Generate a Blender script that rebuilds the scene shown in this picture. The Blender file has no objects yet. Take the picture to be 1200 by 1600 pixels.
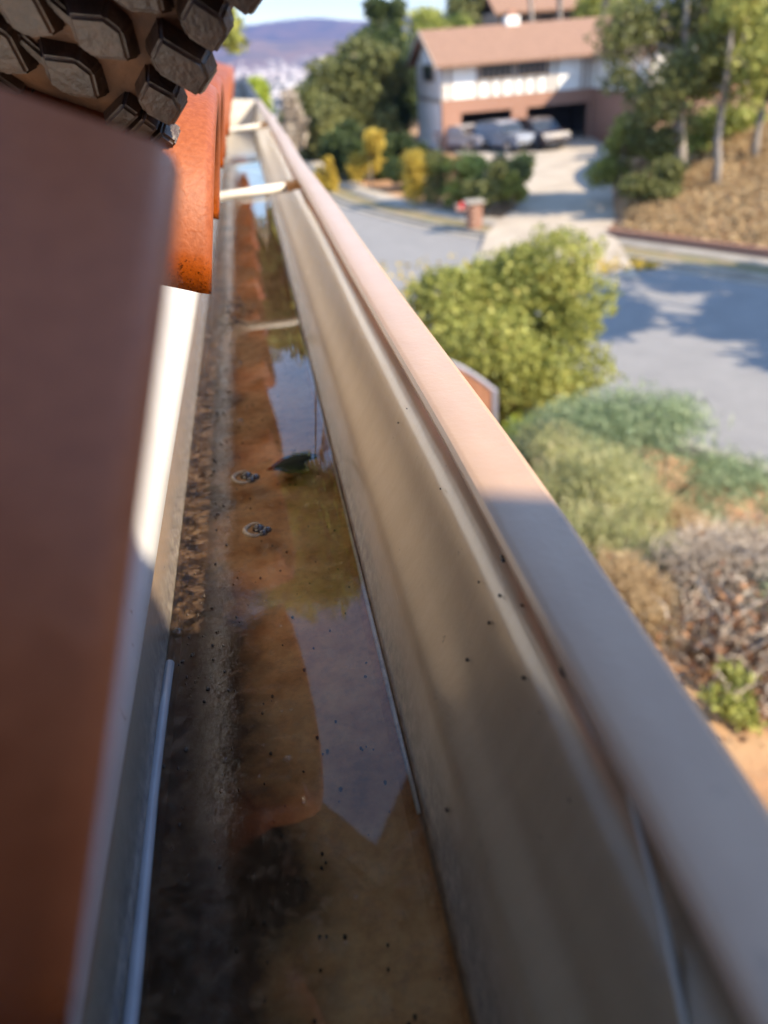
import bpy, bmesh, math, random
import numpy as np
from mathutils import Vector, Matrix
R = math.radians
random.seed(7); rng = np.random.default_rng(7)
S = bpy.context.scene
C = S.collection

# ------------------------------------------------------------------ camera, sky, sun, exposure
P, ROLL, YAW = R(30.82), R(4.5), R(7.2)
fh = Vector((math.sin(YAW), math.cos(YAW), 0))
rt0 = Vector((math.cos(YAW), -math.sin(YAW), 0))
fw = fh * math.cos(P) + Vector((0, 0, -math.sin(P)))
up0 = fh * math.sin(P) + Vector((0, 0, math.cos(P)))
rt = rt0 * math.cos(ROLL) - up0 * math.sin(ROLL)
up = rt0 * math.sin(ROLL) + up0 * math.cos(ROLL)
cd = bpy.data.cameras.new('camera')
cd.sensor_fit = 'VERTICAL'; cd.sensor_height = 32; cd.sensor_width = 24; cd.lens = 24
cd.clip_start = 0.01; cd.clip_end = 30000
cd.dof.use_dof = True; cd.dof.aperture_fstop = 6.2; cd.dof.focus_distance = 0.365
cam = bpy.data.objects.new('camera', cd); C.objects.link(cam)
m3 = Matrix((rt, up, -fw)).transposed()
cam.matrix_world = m3.to_4x4()
S.camera = cam

SUN = Vector((.624, -.51, .593)).normalized()
w = bpy.data.worlds.new('World'); S.world = w; w.use_nodes = True
wn = w.node_tree.nodes; sky = wn.new('ShaderNodeTexSky'); sky.sky_type = 'NISHITA'; sky.sun_disc = False
sky.sun_elevation = math.asin(SUN.z); sky.sun_rotation = math.atan2(SUN.x, SUN.y)
sky.altitude = 1200; sky.air_density = 1.0; sky.dust_density = 0.1; sky.ozone_density = .25
w.node_tree.links.new(sky.outputs[0], wn['Background'].inputs[0])
wn['Background'].inputs[1].default_value = 0.15
sl = bpy.data.lights.new('sun', 'SUN'); sl.energy = 3.5; sl.angle = R(.53); sl.color = (1, .85, .65)
so = bpy.data.objects.new('sun', sl); C.objects.link(so); so.rotation_euler = SUN.to_track_quat('Z', 'Y').to_euler()
so.location = (5, -5, 12)
S.view_settings.view_transform = 'Standard'; S.view_settings.look = 'None'
S.view_settings.exposure = 1.97; S.view_settings.gamma = 1; S.view_settings.use_curve_mapping = False
S.render.engine = 'CYCLES'
S.cycles.max_bounces = 10; S.cycles.transparent_max_bounces = 12; S.cycles.diffuse_bounces = 5; S.cycles.glossy_bounces = 6
S.cycles.use_denoising = True; S.cycles.caustics_reflective = True; S.cycles.sample_clamp_indirect = 6

# ------------------------------------------------------------------ helpers
def srgb(*c): return tuple(((v / 255) / 12.92 if v / 255 < .04045 else ((v / 255 + .055) / 1.055) ** 2.4) for v in c) + (1,)

class NT:
    """small node-tree writer"""
    def __init__(s, name):
        s.m = bpy.data.materials.new(name); s.m.use_nodes = True; s.t = s.m.node_tree
        s.b = s.t.nodes['Principled BSDF']; s.out = s.t.nodes['Material Output']
    def n(s, typ, **kw):
        x = s.t.nodes.new('ShaderNode' + typ)
        for k, v in kw.items():
            if k.startswith('_'): setattr(x, k[1:], v)
            else: x.inputs[k.replace('__', ' ')].default_value = v
        return x
    def l(s, a, b): s.t.links.new(a, b)
    def pos(s, kind='Object'): return s.n('TexCoord').outputs[kind]
    def noise(s, scale, detail=4, rough=.55, vec=None, stretch=None, dist=0):
        x = s.n('TexNoise', Scale=scale, Detail=detail, Roughness=rough, Distortion=dist)
        v = vec or s.pos()
        if stretch:
            mp = s.n('Mapping'); mp.inputs['Scale'].default_value = stretch; s.l(v, mp.inputs['Vector']); v = mp.outputs[0]
        s.l(v, x.inputs['Vector']); return x.outputs['Fac']
    def ramp(s, fac, stops):
        x = s.n('ValToRGB'); e = x.color_ramp.elements
        while len(e) < len(stops): e.new(.5)
        for i, (p, c) in enumerate(stops):
            e[i].position = p; e[i].color = c if len(c) == 4 else tuple(c) + (1,)
        s.l(fac, x.inputs[0]); return x.outputs[0]
    def mix(s, fac, a, b, mode='MIX'):
        x = s.n('Mix', _data_type='RGBA', _blend_type=mode)
        for sock, v in ((x.inputs[0], fac), (x.inputs[6], a), (x.inputs[7], b)):
            if hasattr(v, 'node'): s.l(v, sock)
            elif isinstance(v, (int, float)): sock.default_value = v
            else: sock.default_value = tuple(v) if len(v) == 4 else tuple(v) + (1,)
        return x.outputs[2]
    def math(s, op, a, b=0., clamp=False):
        x = s.n('Math', _operation=op, _use_clamp=clamp)
        for sock, v in ((x.inputs[0], a), (x.inputs[1], b)):
            if hasattr(v, 'node'): s.l(v, sock)
            else: sock.default_value = v
        return x.outputs[0]
    def bump(s, h, strength, dist):
        x = s.n('Bump', Strength=strength, Distance=dist); s.l(h, x.inputs['Height']); return x.outputs[0]
    def set(s, **kw):
        for k, v in kw.items():
            i = s.b.inputs[k.replace('__', ' ')]
            if hasattr(v, 'node'): s.l(v, i)
            else: i.default_value = v
        return s

def simple(name, c1, c2=None, scale=8, rough=.6, bump=0, bscale=None, bdist=.01, metallic=0, spec=.5, detail=5):
    t = NT(name); c1 = tuple(c1)[:3]; c2 = tuple(c2)[:3] if c2 else tuple(v * .75 for v in c1)
    f = t.noise(scale, detail)
    t.set(Base__Color=t.ramp(f, [(.3, c2), (.7, c1)]), Roughness=rough, Metallic=metallic)
    t.b.inputs['Specular IOR Level'].default_value = spec
    if bump: t.set(Normal=t.bump(t.noise(bscale or scale * 4, 4), bump, bdist))
    return t.m

def leafmat(name, stops, scale=.8, trans=.35, rough=.55):
    t = NT(name)
    g = t.n('NewGeometry'); f = t.math('ADD', t.math('MULTIPLY', g.outputs['Random Per Island'], .55), t.math('MULTIPLY', t.noise(scale, 2), .5))
    col = t.ramp(f, stops)
    t.set(Base__Color=col, Roughness=rough); t.b.inputs['Specular IOR Level'].default_value = .3
    tr = t.n('BsdfTranslucent'); t.l(col, tr.inputs[0]); mx = t.n('MixShader'); mx.inputs[0].default_value = trans
    t.l(t.b.outputs[0], mx.inputs[1]); t.l(tr.outputs[0], mx.inputs[2]); t.l(mx.outputs[0], t.out.inputs[0])
    return t.m

def mesh(name, verts, faces, mat, parent=None, smooth=False, loc=None):
    me = bpy.data.meshes.new(name); me.from_pydata([tuple(v) for v in verts], [], faces); me.update()
    return link(name, me, mat, parent, smooth, loc)
def link(name, me, mat, parent=None, smooth=False, loc=None):
    if mat: me.materials.append(mat)
    if smooth: me.polygons.foreach_set('use_smooth', [True] * len(me.polygons))
    o = bpy.data.objects.new(name, me); C.objects.link(o)
    if parent: o.parent = parent
    if loc is not None: o.location = loc
    return o
def frombm(name, bm, mat, parent=None, smooth=False, loc=None):
    bmesh.ops.recalc_face_normals(bm, faces=bm.faces)
    me = bpy.data.meshes.new(name); bm.to_mesh(me); bm.free(); return link(name, me, mat, parent, smooth, loc)
def tag(o, label=None, cat=None, group=None, kind=None):
    for k, v in (('label', label), ('category', cat), ('group', group), ('kind', kind)):
        if v: o[k] = v
    return o
def empty(name, loc=(0, 0, 0), label=None, cat=None, group=None, rz=0):
    o = bpy.data.objects.new(name, None); o.empty_display_size = .1; C.objects.link(o)
    o.location = loc; o.rotation_euler = (0, 0, rz); return tag(o, label, cat, group)
def copy_tree(o, parent=None):
    c = o.copy(); C.objects.link(c); c.parent = parent
    for ch in o.children: copy_tree(ch, c)
    return c
def box(bm, x0, x1, y0, y1, z0, z1, bevel=0):
    vs = [bm.verts.new((x, y, z)) for x in (x0, x1) for y in (y0, y1) for z in (z0, z1)]
    fs = [bm.faces.new([vs[i] for i in q]) for q in ((0, 1, 3, 2), (4, 6, 7, 5), (0, 4, 5, 1), (2, 3, 7, 6), (0, 2, 6, 4), (1, 5, 7, 3))]
    if bevel:
        es = list({e for f in fs for e in f.edges}); bmesh.ops.bevel(bm, geom=es, offset=bevel, segments=2, affect='EDGES', profile=.6)
def boxo(name, b, mat, parent=None, bevel=0):
    bm = bmesh.new(); box(bm, *b, bevel=bevel); return frombm(name, bm, mat, parent)
def tube(bm, pts, radii, seg=10, caps=True):
    pts = [Vector(p) for p in pts]; rings = []
    for i, p in enumerate(pts):
        d = (pts[min(i + 1, len(pts) - 1)] - pts[max(i - 1, 0)]).normalized()
        a = d.cross(Vector((0, 0, 1)) if abs(d.z) < .9 else Vector((1, 0, 0))).normalized(); b = d.cross(a)
        r = radii[i] if hasattr(radii, '__len__') else radii
        rings.append([bm.verts.new(p + (a * math.cos(t) + b * math.sin(t)) * r) for t in [2 * math.pi * k / seg for k in range(seg)]])
    for A, B in zip(rings, rings[1:]):
        for k in range(seg): bm.faces.new((A[k], A[(k + 1) % seg], B[(k + 1) % seg], B[k]))
    if caps: bm.faces.new(rings[0][::-1]); bm.faces.new(rings[-1])
def npmesh(name, V, F, mat, parent=None):
    """V (n,3), F (m,k) arrays"""
    me = bpy.data.meshes.new(name); k = F.shape[1]
    me.vertices.add(len(V)); me.vertices.foreach_set('co', V.astype(np.float32).ravel())
    me.loops.add(F.size); me.loops.foreach_set('vertex_index', F.astype(np.int32).ravel())
    me.polygons.add(len(F)); me.polygons.foreach_set('loop_start', np.arange(0, F.size, k, dtype=np.int32))
    me.update(calc_edges=True); me.validate()
    return link(name, me, mat, parent)
def leaves(name, pts, size, mat, parent=None, aspect=.55, updir=None, upamt=0., sizevar=.5):
    """leaf-sized folded faces scattered at pts"""
    n = len(pts); pts = np.asarray(pts)
    a = rng.normal(size=(n, 3))
    if updir is not None: a = a * (1 - upamt) + np.asarray(updir) * upamt * 1.6
    a /= np.linalg.norm(a, axis=1)[:, None]
    b = np.cross(a, rng.normal(size=(n, 3))); b /= np.linalg.norm(b, axis=1)[:, None]
    c = np.cross(a, b)
    s = (size * (1 - sizevar / 2 + sizevar * rng.random(n)))[:, None]
    V = np.stack([pts - a * s, pts + b * s * aspect + c * s * .15, pts + a * s, pts - b * s * aspect + c * s * .15], 1).reshape(-1, 3)
    return npmesh(name, V, np.arange(4 * n).reshape(n, 4), mat, parent)
def blobs(clumps, n, shell=.55):
    """points in several ellipsoids (x,y,z,rx,ry,rz), denser to the outside"""
    vol = np.array([c[3] * c[4] * c[5] for c in clumps]) ** .7; vol /= vol.sum(); out = []
    for c, f in zip(clumps, vol):
        k = max(4, int(n * f)); d = rng.normal(size=(k, 3)); d /= np.linalg.norm(d, axis=1)[:, None]
        r = shell + (1 - shell) * rng.random(k) ** .7
        r *= 1 + .16 * np.sin(d[:, 0] * 5 + c[0] * 3) * np.sin(d[:, 1] * 6 + c[1]) + .12 * np.sin(d[:, 2] * 7 + c[2] * 2)
        out.append(np.array(c[:3]) + d * r[:, None] * np.array(c[3:]))
    return np.concatenate(out)
def strands(name, base, length, width, mat, parent=None, spread=.5, droop=.4, seg=3, direction=None):
    """thin curved blades or twigs"""
    n = len(base); base = np.asarray(base)
    h = rng.normal(size=(n, 3)) * spread; h[:, 2] = np.abs(h[:, 2]) * .3 + 1
    if direction is not None: h += np.asarray(direction)
    h /= np.linalg.norm(h, axis=1)[:, None]
    side = np.cross(h, rng.normal(size=(n, 3))); side /= np.linalg.norm(side, axis=1)[:, None]
    L = length * (.5 + rng.random(n)); V = []
    for k in range(seg + 1):
        t = k / seg; c = base + h * (L * t)[:, None]; c[:, 2] -= L * droop * t * t
        c += side * (L * .12 * math.sin(t * 3))[:, None]
        ww = width * (1 - .75 * t); V += [c - side * ww / 2, c + side * ww / 2]
    V = np.stack(V, 1).reshape(-1, 3); m = 2 * (seg + 1); F = []
    i0 = np.arange(n) * m
    for k in range(seg): F.append(np.stack([i0 + 2 * k, i0 + 2 * k + 1, i0 + 2 * k + 3, i0 + 2 * k + 2], 1))
    return npmesh(name, V, np.concatenate(F), mat, parent)

# ------------------------------------------------------------------ ground
def sm(t): t = np.clip(t, 0, 1); return t * t * (3 - 2 * t)
def bez(pts, n=60):
    P0 = np.array(pts, float); d = np.r_[0, np.cumsum(np.hypot(*np.diff(P0, axis=0).T))]; s = np.linspace(0, d[-1], n)
    X = np.stack([np.interp(s, d, P0[:, k]) for k in (0, 1)], 1)
    for _ in range(6): X[1:-1] = (X[:-2] + 2 * X[1:-1] + X[2:]) / 4
    return X
CL = bez([(29, -18.1), (17, 2.6), (12, 11.2), (7, 19.9), (2.5, 27.7), (-.6, 36), (-2.2, 46), (-3, 60)], 70)
def ground(x, y):
    x = np.asarray(x, float); y = np.asarray(y, float); r = np.hypot(x, y)
    t = (x - 7.2) * .866 + (y - 9.6) * .5                      # <0: our lot, 0..10 street
    lot = sm((-t - .8) / 8) * 3.0 * (1 - sm((y - 22) / 20))
    z = -6.06 + lot
    o = t - 10.0                                                # beyond the far kerb
    z = z + np.where(o > .2, .14, 0)
    rightside = sm(((x - 11.7) - (y - 25.7) * .45 + .2) / 1.5)
    z = z + np.clip(o - 2.1, 0, 16) * .25 * rightside * (1 - .55 * sm((y - 34) / 10))
    z = z - sm((y - 60 - np.clip(x, -30, 60) * 1.2) / 90) * 6 - sm((r - 110 - np.clip(x, -60, 60)) / 600) * 105 * (y > 0) - sm((r - 110) / 600) * 105 * (y <= 0)
    sh = np.shape(z); xf, yf, zf = np.ravel(x), np.ravel(y), np.ravel(z).copy(); nr_ = np.hypot(xf, yf) < 75
    if nr_.any():
        dd = np.sqrt(np.min((xf[nr_, None] - CL[None, :, 0]) ** 2 + (yf[nr_, None] - CL[None, :, 1]) ** 2, 1))
        zf[nr_] = np.where(dd < 6.2, np.minimum(zf[nr_], -6.07), zf[nr_]); zf[nr_] = np.where((dd >= 6.2) & (dd < 7.6), np.minimum(zf[nr_], -5.93), zf[nr_])
    z = zf.reshape(sh)
    z = z + sm((r - 900) / 3800) * 82
    # foothills and far mountains round the valley
    az = np.arctan2(x, y)
    z = z + sm((r - 4300) / 1100) * .75 * (150 + 40 * np.sin(az * 17) + 30 * np.sin(az * 41 + 1) + 14 * np.sin(az * 90))
    ridge = 1.2 * 325 + 40 * np.sin(az * 13 + 1.2) + 22 * np.sin(az * 33 + .4) + 10 * np.sin(az * 77) - 60 * np.exp(-((az - .02) / .035) ** 2)
    z = np.where(r > 6300, np.maximum(z, -75 + sm((r - 6800) / 1800) * (ridge - 20)), z)
    return z
rad = np.concatenate([[0.0], np.geomspace(.8, 90, 130), np.geomspace(98, 4000, 40), np.linspace(4200, 9200, 34)])
ang = np.radians(np.concatenate([np.linspace(-40, 80, 241)[:-1], np.linspace(80, 320, 81)[:-1]]))
RR, AA = np.meshgrid(rad, ang, indexing='ij'); GX, GY = RR * np.sin(AA), RR * np.cos(AA)
GZ = ground(GX, GY); nr, na = RR.shape
V = np.stack([GX, GY, GZ], -1).reshape(-1, 3); i = np.arange(nr - 1)[:, None] * na; j = np.arange(na)[None, :]; j2 = (j + 1) % na
F = np.stack([i + j, i + j2, i + na + j2, i + na + j], -1).reshape(-1, 4)
t = NT('earth')
near = t.ramp(t.noise(.9, 8, .65), [(.3, (.16, .09, .045)), (.5, (.33, .17, .075)), (.72, (.40, .26, .13))])
mid = t.ramp(t.noise(.02, 8, .7), [(.35, (.05, .07, .03)), (.55, (.16, .13, .08)), (.75, (.07, .08, .035))])
far = t.ramp(t.noise(.004, 9, .7), [(.35, (.10, .09, .07)), (.6, (.30, .19, .13)), (.75, (.20, .15, .11))])
ln = t.n('VectorMath', _operation='LENGTH'); t.l(t.pos(), ln.inputs[0]); d = ln.outputs['Value']
c1 = t.mix(t.math('MULTIPLY_ADD', d, .02, True), near, mid); 
f1 = t.n('MapRange'); t.l(d, f1.inputs[0]); f1.inputs[1].default_value = 55; f1.inputs[2].default_value = 120
f2 = t.n('MapRange'); t.l(d, f2.inputs[0]); f2.inputs[1].default_value = 2500; f2.inputs[2].default_value = 4200
t.set(Base__Color=t.mix(f2.outputs[0], t.mix(f1.outputs[0], near, mid), far), Roughness=.95, Normal=t.bump(t.noise(6, 8, .7), .6, .06))
g = npmesh('ground', V, F, t.m); g['kind'] = 'structure'

# street, kerbs, pavement, driveway -------------------------------------------------
TN = np.gradient(CL, axis=0); TN /= np.linalg.norm(TN, axis=1)[:, None]; NR = np.stack([TN[:, 1], -TN[:, 0]], 1)   # to the far side
def strip(name, o0, o1, z, mat, kind='structure', i0=0, i1=70, thick=None):
    A = CL[i0:i1] + NR[i0:i1] * o0; B = CL[i0:i1] + NR[i0:i1] * o1; n = len(A)
    V = np.concatenate([np.c_[A, np.full(n, z)], np.c_[B, np.full(n, z)]])
    k = np.arange(n - 1); F = [np.stack([k, k + 1, n + k + 1, n + k], 1)[:, ::-1]]
    if thick:
        V = np.concatenate([V, V - [0, 0, thick]]); F += [np.stack([k, k + 1, 2 * n + k + 1, 2 * n + k], 1), np.stack([n + k, n + k + 1, 3 * n + k + 1, 3 * n + k], 1)[:, ::-1]]
    o = npmesh(name, V, np.concatenate(F), mat); o['kind'] = kind; return o
t = NT('asphalt'); f = t.noise(1.2, 9, .7); fine = t.noise(60, 3)
t.set(Base__Color=t.mix(.35, t.ramp(f, [(.3, (.155, .150, .145)), (.7, (.23, .222, .21))]), t.ramp(fine, [(.35, (.10, .10, .10)), (.65, (.30, .29, .28))])), Roughness=.88, Normal=t.bump(fine, .4, .01)); ASPH = t.m
CONC = simple('concrete', (.36, .32, .26), (.25, .22, .18), 1.5, .9, .3, 40, .005)
strip('road', -5, 5, -6.0, ASPH)
strip('gutter_pan', 4.55, 5.0, -5.985, CONC, thick=.02)
strip('kerb', 5.0, 5.18, -5.87, CONC, thick=.16); strip('near_kerb', -5.18, -5.0, -5.87, CONC, thick=.16)
strip('verge', 5.18, 6.1, -5.875, simple('verge_soil', (.22, .16, .09), (.12, .12, .05), 2, .95), i0=10)
strip('pavement', 6.1, 7.3, -5.865, CONC, thick=.06)
DR = np.array([(7.0, 25.4, 10.4, 20.6), (8.0, 27.9, 11.2, 23.4), (8.9, 29.6, 12.0, 26.4), (10.4, 32.0, 13.6, 29.0), (11.9, 35.3, 15.9, 32.6), (12.6, 38.5, 17.4, 36.0), (12.6, 42.5, 18.3, 40.0), (12.9, 47, 20.8, 45), (13.2, 54.7, 23, 54.7)])
n = len(DR); V = np.concatenate([np.c_[DR[:, :2], np.full(n, -5.80)], np.c_[DR[:, 2:], np.full(n, -5.80)]])
V[0, 2] = V[n, 2] = -5.985; V[1, 2] = V[n + 1, 2] = -5.85
k = np.arange(n - 1); F = np.stack([k, k + 1, n + k + 1, n + k], 1)[:, ::-1]
o = npmesh('driveway', V, F, simple('driveway_concrete', (.42, .36, .28), (.30, .25, .19), .7, .9, .3, 30, .005)); o['kind'] = 'structure'

# ------------------------------------------------------------------ plants
BARK = simple('bark', (.30, .24, .18), (.14, .11, .08), 6, .9, .6, 20, .03)
PALE = simple('pale_bark', (.30, .26, .22), (.14, .12, .10), 5, .85, .3, 14, .02)
OAK = leafmat('oak_leaf', [(.15, (.05, .06, .02)), (.5, (.14, .155, .05)), (.85, (.27, .26, .09))], .25)
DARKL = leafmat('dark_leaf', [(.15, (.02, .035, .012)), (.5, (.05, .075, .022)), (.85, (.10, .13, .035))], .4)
OLIVE = leafmat('olive_leaf', [(.1, (.10, .12, .025)), (.45, (.26, .28, .065)), (.78, (.40, .39, .10)), (.92, (.48, .33, .12))], .9)
YGREEN = leafmat('yellow_green_leaf', [(.15, (.13, .16, .03)), (.5, (.30, .33, .07)), (.85, (.46, .46, .13))], .7)
BLUEG = leafmat('blue_green_leaf', [(.15, (.08, .12, .06)), (.5, (.22, .29, .15)), (.85, (.42, .47, .28))], 1.5)
LIMEG = leafmat('lime_leaf', [(.15, (.16, .21, .02)), (.5, (.30, .38, .04)), (.85, (.45, .48, .08))], .8, .45)
GOLD = leafmat('gold_leaf', [(.15, (.30, .20, .03)), (.5, (.50, .36, .05)), (.85, (.58, .46, .10))], .9)
SCRUB = leafmat('scrub_leaf', [(.15, (.14, .14, .06)), (.45, (.33, .34, .13)), (.7, (.46, .44, .22)), (.9, (.58, .48, .30))], 2.2)
GREYT = leafmat('grey_twig', [(.15, (.16, .12, .085)), (.5, (.36, .29, .22)), (.85, (.56, .48, .38))], 2, .1)
TAN = leafmat('straw', [(.15, (.21, .13, .06)), (.5, (.42, .29, .145)), (.85, (.55, .42, .24))], 1.2, .2)
BROWNL = leafmat('dead_leaf', [(.15, (.06, .025, .012)), (.5, (.17, .075, .03)), (.85, (.32, .17, .08))], 3, .2)
GRASS = leafmat('grass', [(.15, (.08, .12, .02)), (.5, (.20, .26, .05)), (.85, (.35, .36, .10))], 1)

def limbs(parent, base, top, r, mat, clumps, name='trunk', lean=0):
    bm = bmesh.new(); base = Vector(base); top = Vector(top); n = 7
    pts = [base.lerp(top, k / n) + Vector((random.uniform(-1, 1), random.uniform(-1, 1), 0)) * r * (.6 if 0 < k < n else 0) for k in range(n + 1)]
    pts[0].z -= .2
    tube(bm, pts, [r * (1.35 if k == 0 else 1 - .65 * k / n) for k in range(n + 1)], 10)
    for c in clumps:
        s = pts[random.randint(n // 2, n - 1)]; e = Vector(c[:3]); mid = s.lerp(e, .5) + Vector((0, 0, -.1 * (e - s).length))
        tube(bm, [s, mid, e], [r * .45, r * .28, r * .1], 6)
    return frombm(name, bm, mat, parent, True)
def tree(name, label, base, clumps, n, leaf, mat, cat='tree', trunk=.16, bark=BARK, group=None, shell=.35, top=None):
    e = empty(name, base, label, cat, group); b = Vector(base)
    loc = [(c[0] - b.x, c[1] - b.y, c[2] - b.z) + tuple(c[3:]) for c in clumps]
    tp = Vector(top) - b if top else Vector((sum(c[0] for c in loc) / len(loc), sum(c[1] for c in loc) / len(loc), max(c[2] for c in loc)))
    limbs(e, (0, 0, 0), tp, trunk, bark, loc[:14])
    leaves('crown', blobs(loc, n, shell), leaf, mat, e)
    return e
def puff(x, y, z, rx, ry, rz, k, s=.45):
    """k uneven clumps filling an ellipsoid"""
    out = []
    for _ in range(k):
        d = np.array([random.gauss(0, 1) for _ in range(3)]); d /= np.linalg.norm(d); q = .35 + .5 * random.random()
        a = s * random.uniform(.7, 1.25)
        out.append((x + d[0] * rx * q, y + d[1] * ry * q, z + d[2] * rz * q, rx * a, ry * a, rz * a * .8))
    return out
def gz(x, y): return float(ground(x, y))

# oaks and dark trees left of the neighbour's house
tree('oak_tree', 'large dark green oak tree filling the view left of the white gabled house', (7.6, 61, gz(7.6, 61)),
     puff(7.7, 60, -3.4, 3.8, 3.2, 4.4, 22, .46) + puff(8.6, 61, -1.0, 3.2, 2.5, 2.3, 14, .46), 26000, .19, OAK, trunk=.35)
tree('oak_tree', 'dark rounded tree tight beside the bluish shaded gable wall', (10.6, 66, gz(10.6, 66)),
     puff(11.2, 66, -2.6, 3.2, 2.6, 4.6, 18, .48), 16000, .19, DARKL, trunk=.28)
tree('oak_tree', 'lower dark tree at the left end of the oaks, by the hazy valley', (3.2, 57, gz(3.2, 57)),
     puff(4.3, 56, -4.4, 2.1, 2.2, 3.1, 14, .48), 12000, .17, OAK, trunk=.2)
tree('round_top_tree', 'round green treetop standing above the oaks against the sky', (12.5, 74, gz(12.5, 74)),
     puff(12.6, 74, 2.2, 1.7, 1.7, 2.0, 7, .5), 5000, .17, DARKL, trunk=.25)
tree('gold_shrub', 'yellow leaved shrub under the left end of the oaks', (3.85, 42, gz(3.85, 42)),
     puff(3.85, 42, -4.6, .65, .7, 1.5, 6), 1800, .11, GOLD, 'shrub', .05)
tree('gold_shrub', 'yellow and tan shrub standing in the dark gap below the oaks', (6.0, 42, gz(6.0, 42)),
     puff(6.0, 42, -4.5, 1.0, .8, 1.6, 7), 2200, .11, GOLD, 'shrub', .05)
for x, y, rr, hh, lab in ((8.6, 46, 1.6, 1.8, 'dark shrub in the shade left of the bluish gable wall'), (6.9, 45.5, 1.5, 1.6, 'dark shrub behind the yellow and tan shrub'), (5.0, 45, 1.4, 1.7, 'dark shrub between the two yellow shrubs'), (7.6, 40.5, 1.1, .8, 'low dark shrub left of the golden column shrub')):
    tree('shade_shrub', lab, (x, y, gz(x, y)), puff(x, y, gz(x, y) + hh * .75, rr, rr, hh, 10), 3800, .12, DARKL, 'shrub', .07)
tree('bare_shrub', 'greyish bare twiggy tree at the bend beyond the gutter end', (2.6, 44, gz(2.6, 44)),
     puff(2.4, 44, -3.2, .8, .8, 2.4, 6), 1300, .13, GREYT, 'tree', .07)
tree('lime_tree', 'bright yellow green tree right behind the far end of the gutter', (.25, 17, gz(.25, 17)),
     puff(.33, 17, -1.0, .42, .8, .8, 8, .55), 5200, .05, LIMEG, 'tree', .07)
tree('lime_tree', 'tall yellow green tree whose crown rises behind the boot toe', (-1.6, 17, gz(-1.6, 17)),
     puff(-.7, 17.5, 3.6, 2.2, 2.0, 1.9, 14, .46) + puff(-.2, 17.5, .9, .5, .6, .9, 4, .5), 12000, .11, OLIVE, 'tree', .2)
tree('tall_tree', 'tall tree whose high spreading crown is mirrored in the gutter water', (-3.4, 17.6, gz(-3.4, 17.6)),
     puff(.2, 17.8, 10.5, 2.9, 2.0, 2.5, 26, .5), 17000, .12, LIMEG, 'tree', .2, top=(-2.6, 17.6, 11.2))
# behind and above the neighbour's house
for (x, y, z, rx, rz, k, mt, lab) in ((17, 74, 1.6, 3.0, 2.6, 9, YGREEN, 'yellow green tree showing over the left half of the brown roof'),
                                     (20.5, 80, 2.4, 2.4, 3.4, 9, OAK, 'dark green tree over the middle of the brown roof'),
                                     (33, 76, 3.0, 3.6, 3.6, 10, YGREEN, 'bright green tree over the right end of the brown roof'),
                                     (27, 92, 3.6, 4.2, 3.6, 9, OAK, 'hazy tree on the hillside behind the upper house'),
                                     (14.2, 86, 1.4, 2.8, 2.2, 8, YGREEN, 'pale olive tree between the round treetop and the roof')):
    tree('hillside_tree', lab, (x, y, gz(x, y)), puff(x, y, z, rx, rx, rz, k), 4500, .2, mt, group=None, trunk=.22)
for x, y, lab in ((24.4, 70, 'white barked leaning trunk, left of the pair above the roof'), (26.1, 70, 'white barked upright trunk, middle above the roof'), (29.2, 70, 'white barked trunk leaning right above the roof ridge')):
    e = empty('white_trunk_tree', (x, y, gz(x, y)), lab, 'tree'); lean = {24.4: -1.2, 26.1: .1, 29.2: 1.1}[x]
    cl = [(lean + random.uniform(-1.5, 1.5), random.uniform(-1, 1), 15 + random.uniform(-1, 2), 1.3, 1.3, 1.1) for _ in range(5)]
    limbs(e, (0, 0, 0), (lean, 0, 15), .24, PALE, cl); leaves('crown', blobs(cl, 1500, .3), .16, YGREEN, e)

# trees on the bank right of the driveway
tree('bank_tree', 'tall grey trunked tree standing on the bank right of the driveway', (15.8, 29.05, gz(15.8, 29.05)),
     puff(15.4, 29.4, -.6, 3.1, 2.4, 2.9, 18, .38) + puff(13.8, 29.2, -2.1, 1.5, 1.2, 1.2, 6, .5) + puff(15.6, 29.6, -3.1, 1.6, 1.2, .9, 6, .45), 9500, .11, OAK, trunk=.24, bark=PALE, top=(15.4, 29.2, .8))
tree('bank_tree', 'slimmer tree with a forked dark foot on the dry bank', (16.1, 27.0, gz(16.1, 27.0)),
     puff(16.5, 27.3, -.9, 2.0, 2.0, 2.4, 11, .36), 4600, .10, OLIVE, trunk=.15, bark=PALE, top=(16.0, 27.1, .4))
tree('bank_tree', 'leaning tree at the right edge, upslope of the dry brush', (18.2, 28.2, gz(18.2, 28.2)),
     puff(18.9, 28.6, -.6, 2.0, 2.0, 2.3, 10, .38), 4600, .10, OAK, trunk=.14, bark=PALE)
tree('bank_shrub', 'olive shrub spilling over the right edge of the driveway', (14.3, 31.0, gz(14.3, 31.0)),
     puff(14.6, 31.0, -4.0, 1.5, 1.2, 1.4, 9), 4200, .09, OLIVE, 'shrub', .06)
tree('bank_shrub', 'dark low shrub at the foot of the grey trunked tree', (14.1, 27.6, gz(14.1, 27.6)),
     puff(14.4, 27.7, -4.8, 1.4, 1.0, .95, 9), 4200, .09, OAK, 'shrub', .05)
tree('bank_shrub', 'bright green shrub behind the tree trunks at the top of the bank', (20, 33, gz(20, 33)),
     puff(19, 31, -3.6, 3.6, 1.5, 1.3, 12), 7000, .11, YGREEN, 'shrub', .06)
tree('bank_shrub', 'dark shrub in the shade by the brick wing of the house', (20.6, 43.5, gz(20.6, 43.5)),
     puff(21.2, 43.5, -4.2, 2.0, 1.6, 1.7, 8), 4500, .12, DARKL, 'shrub', .08)
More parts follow.
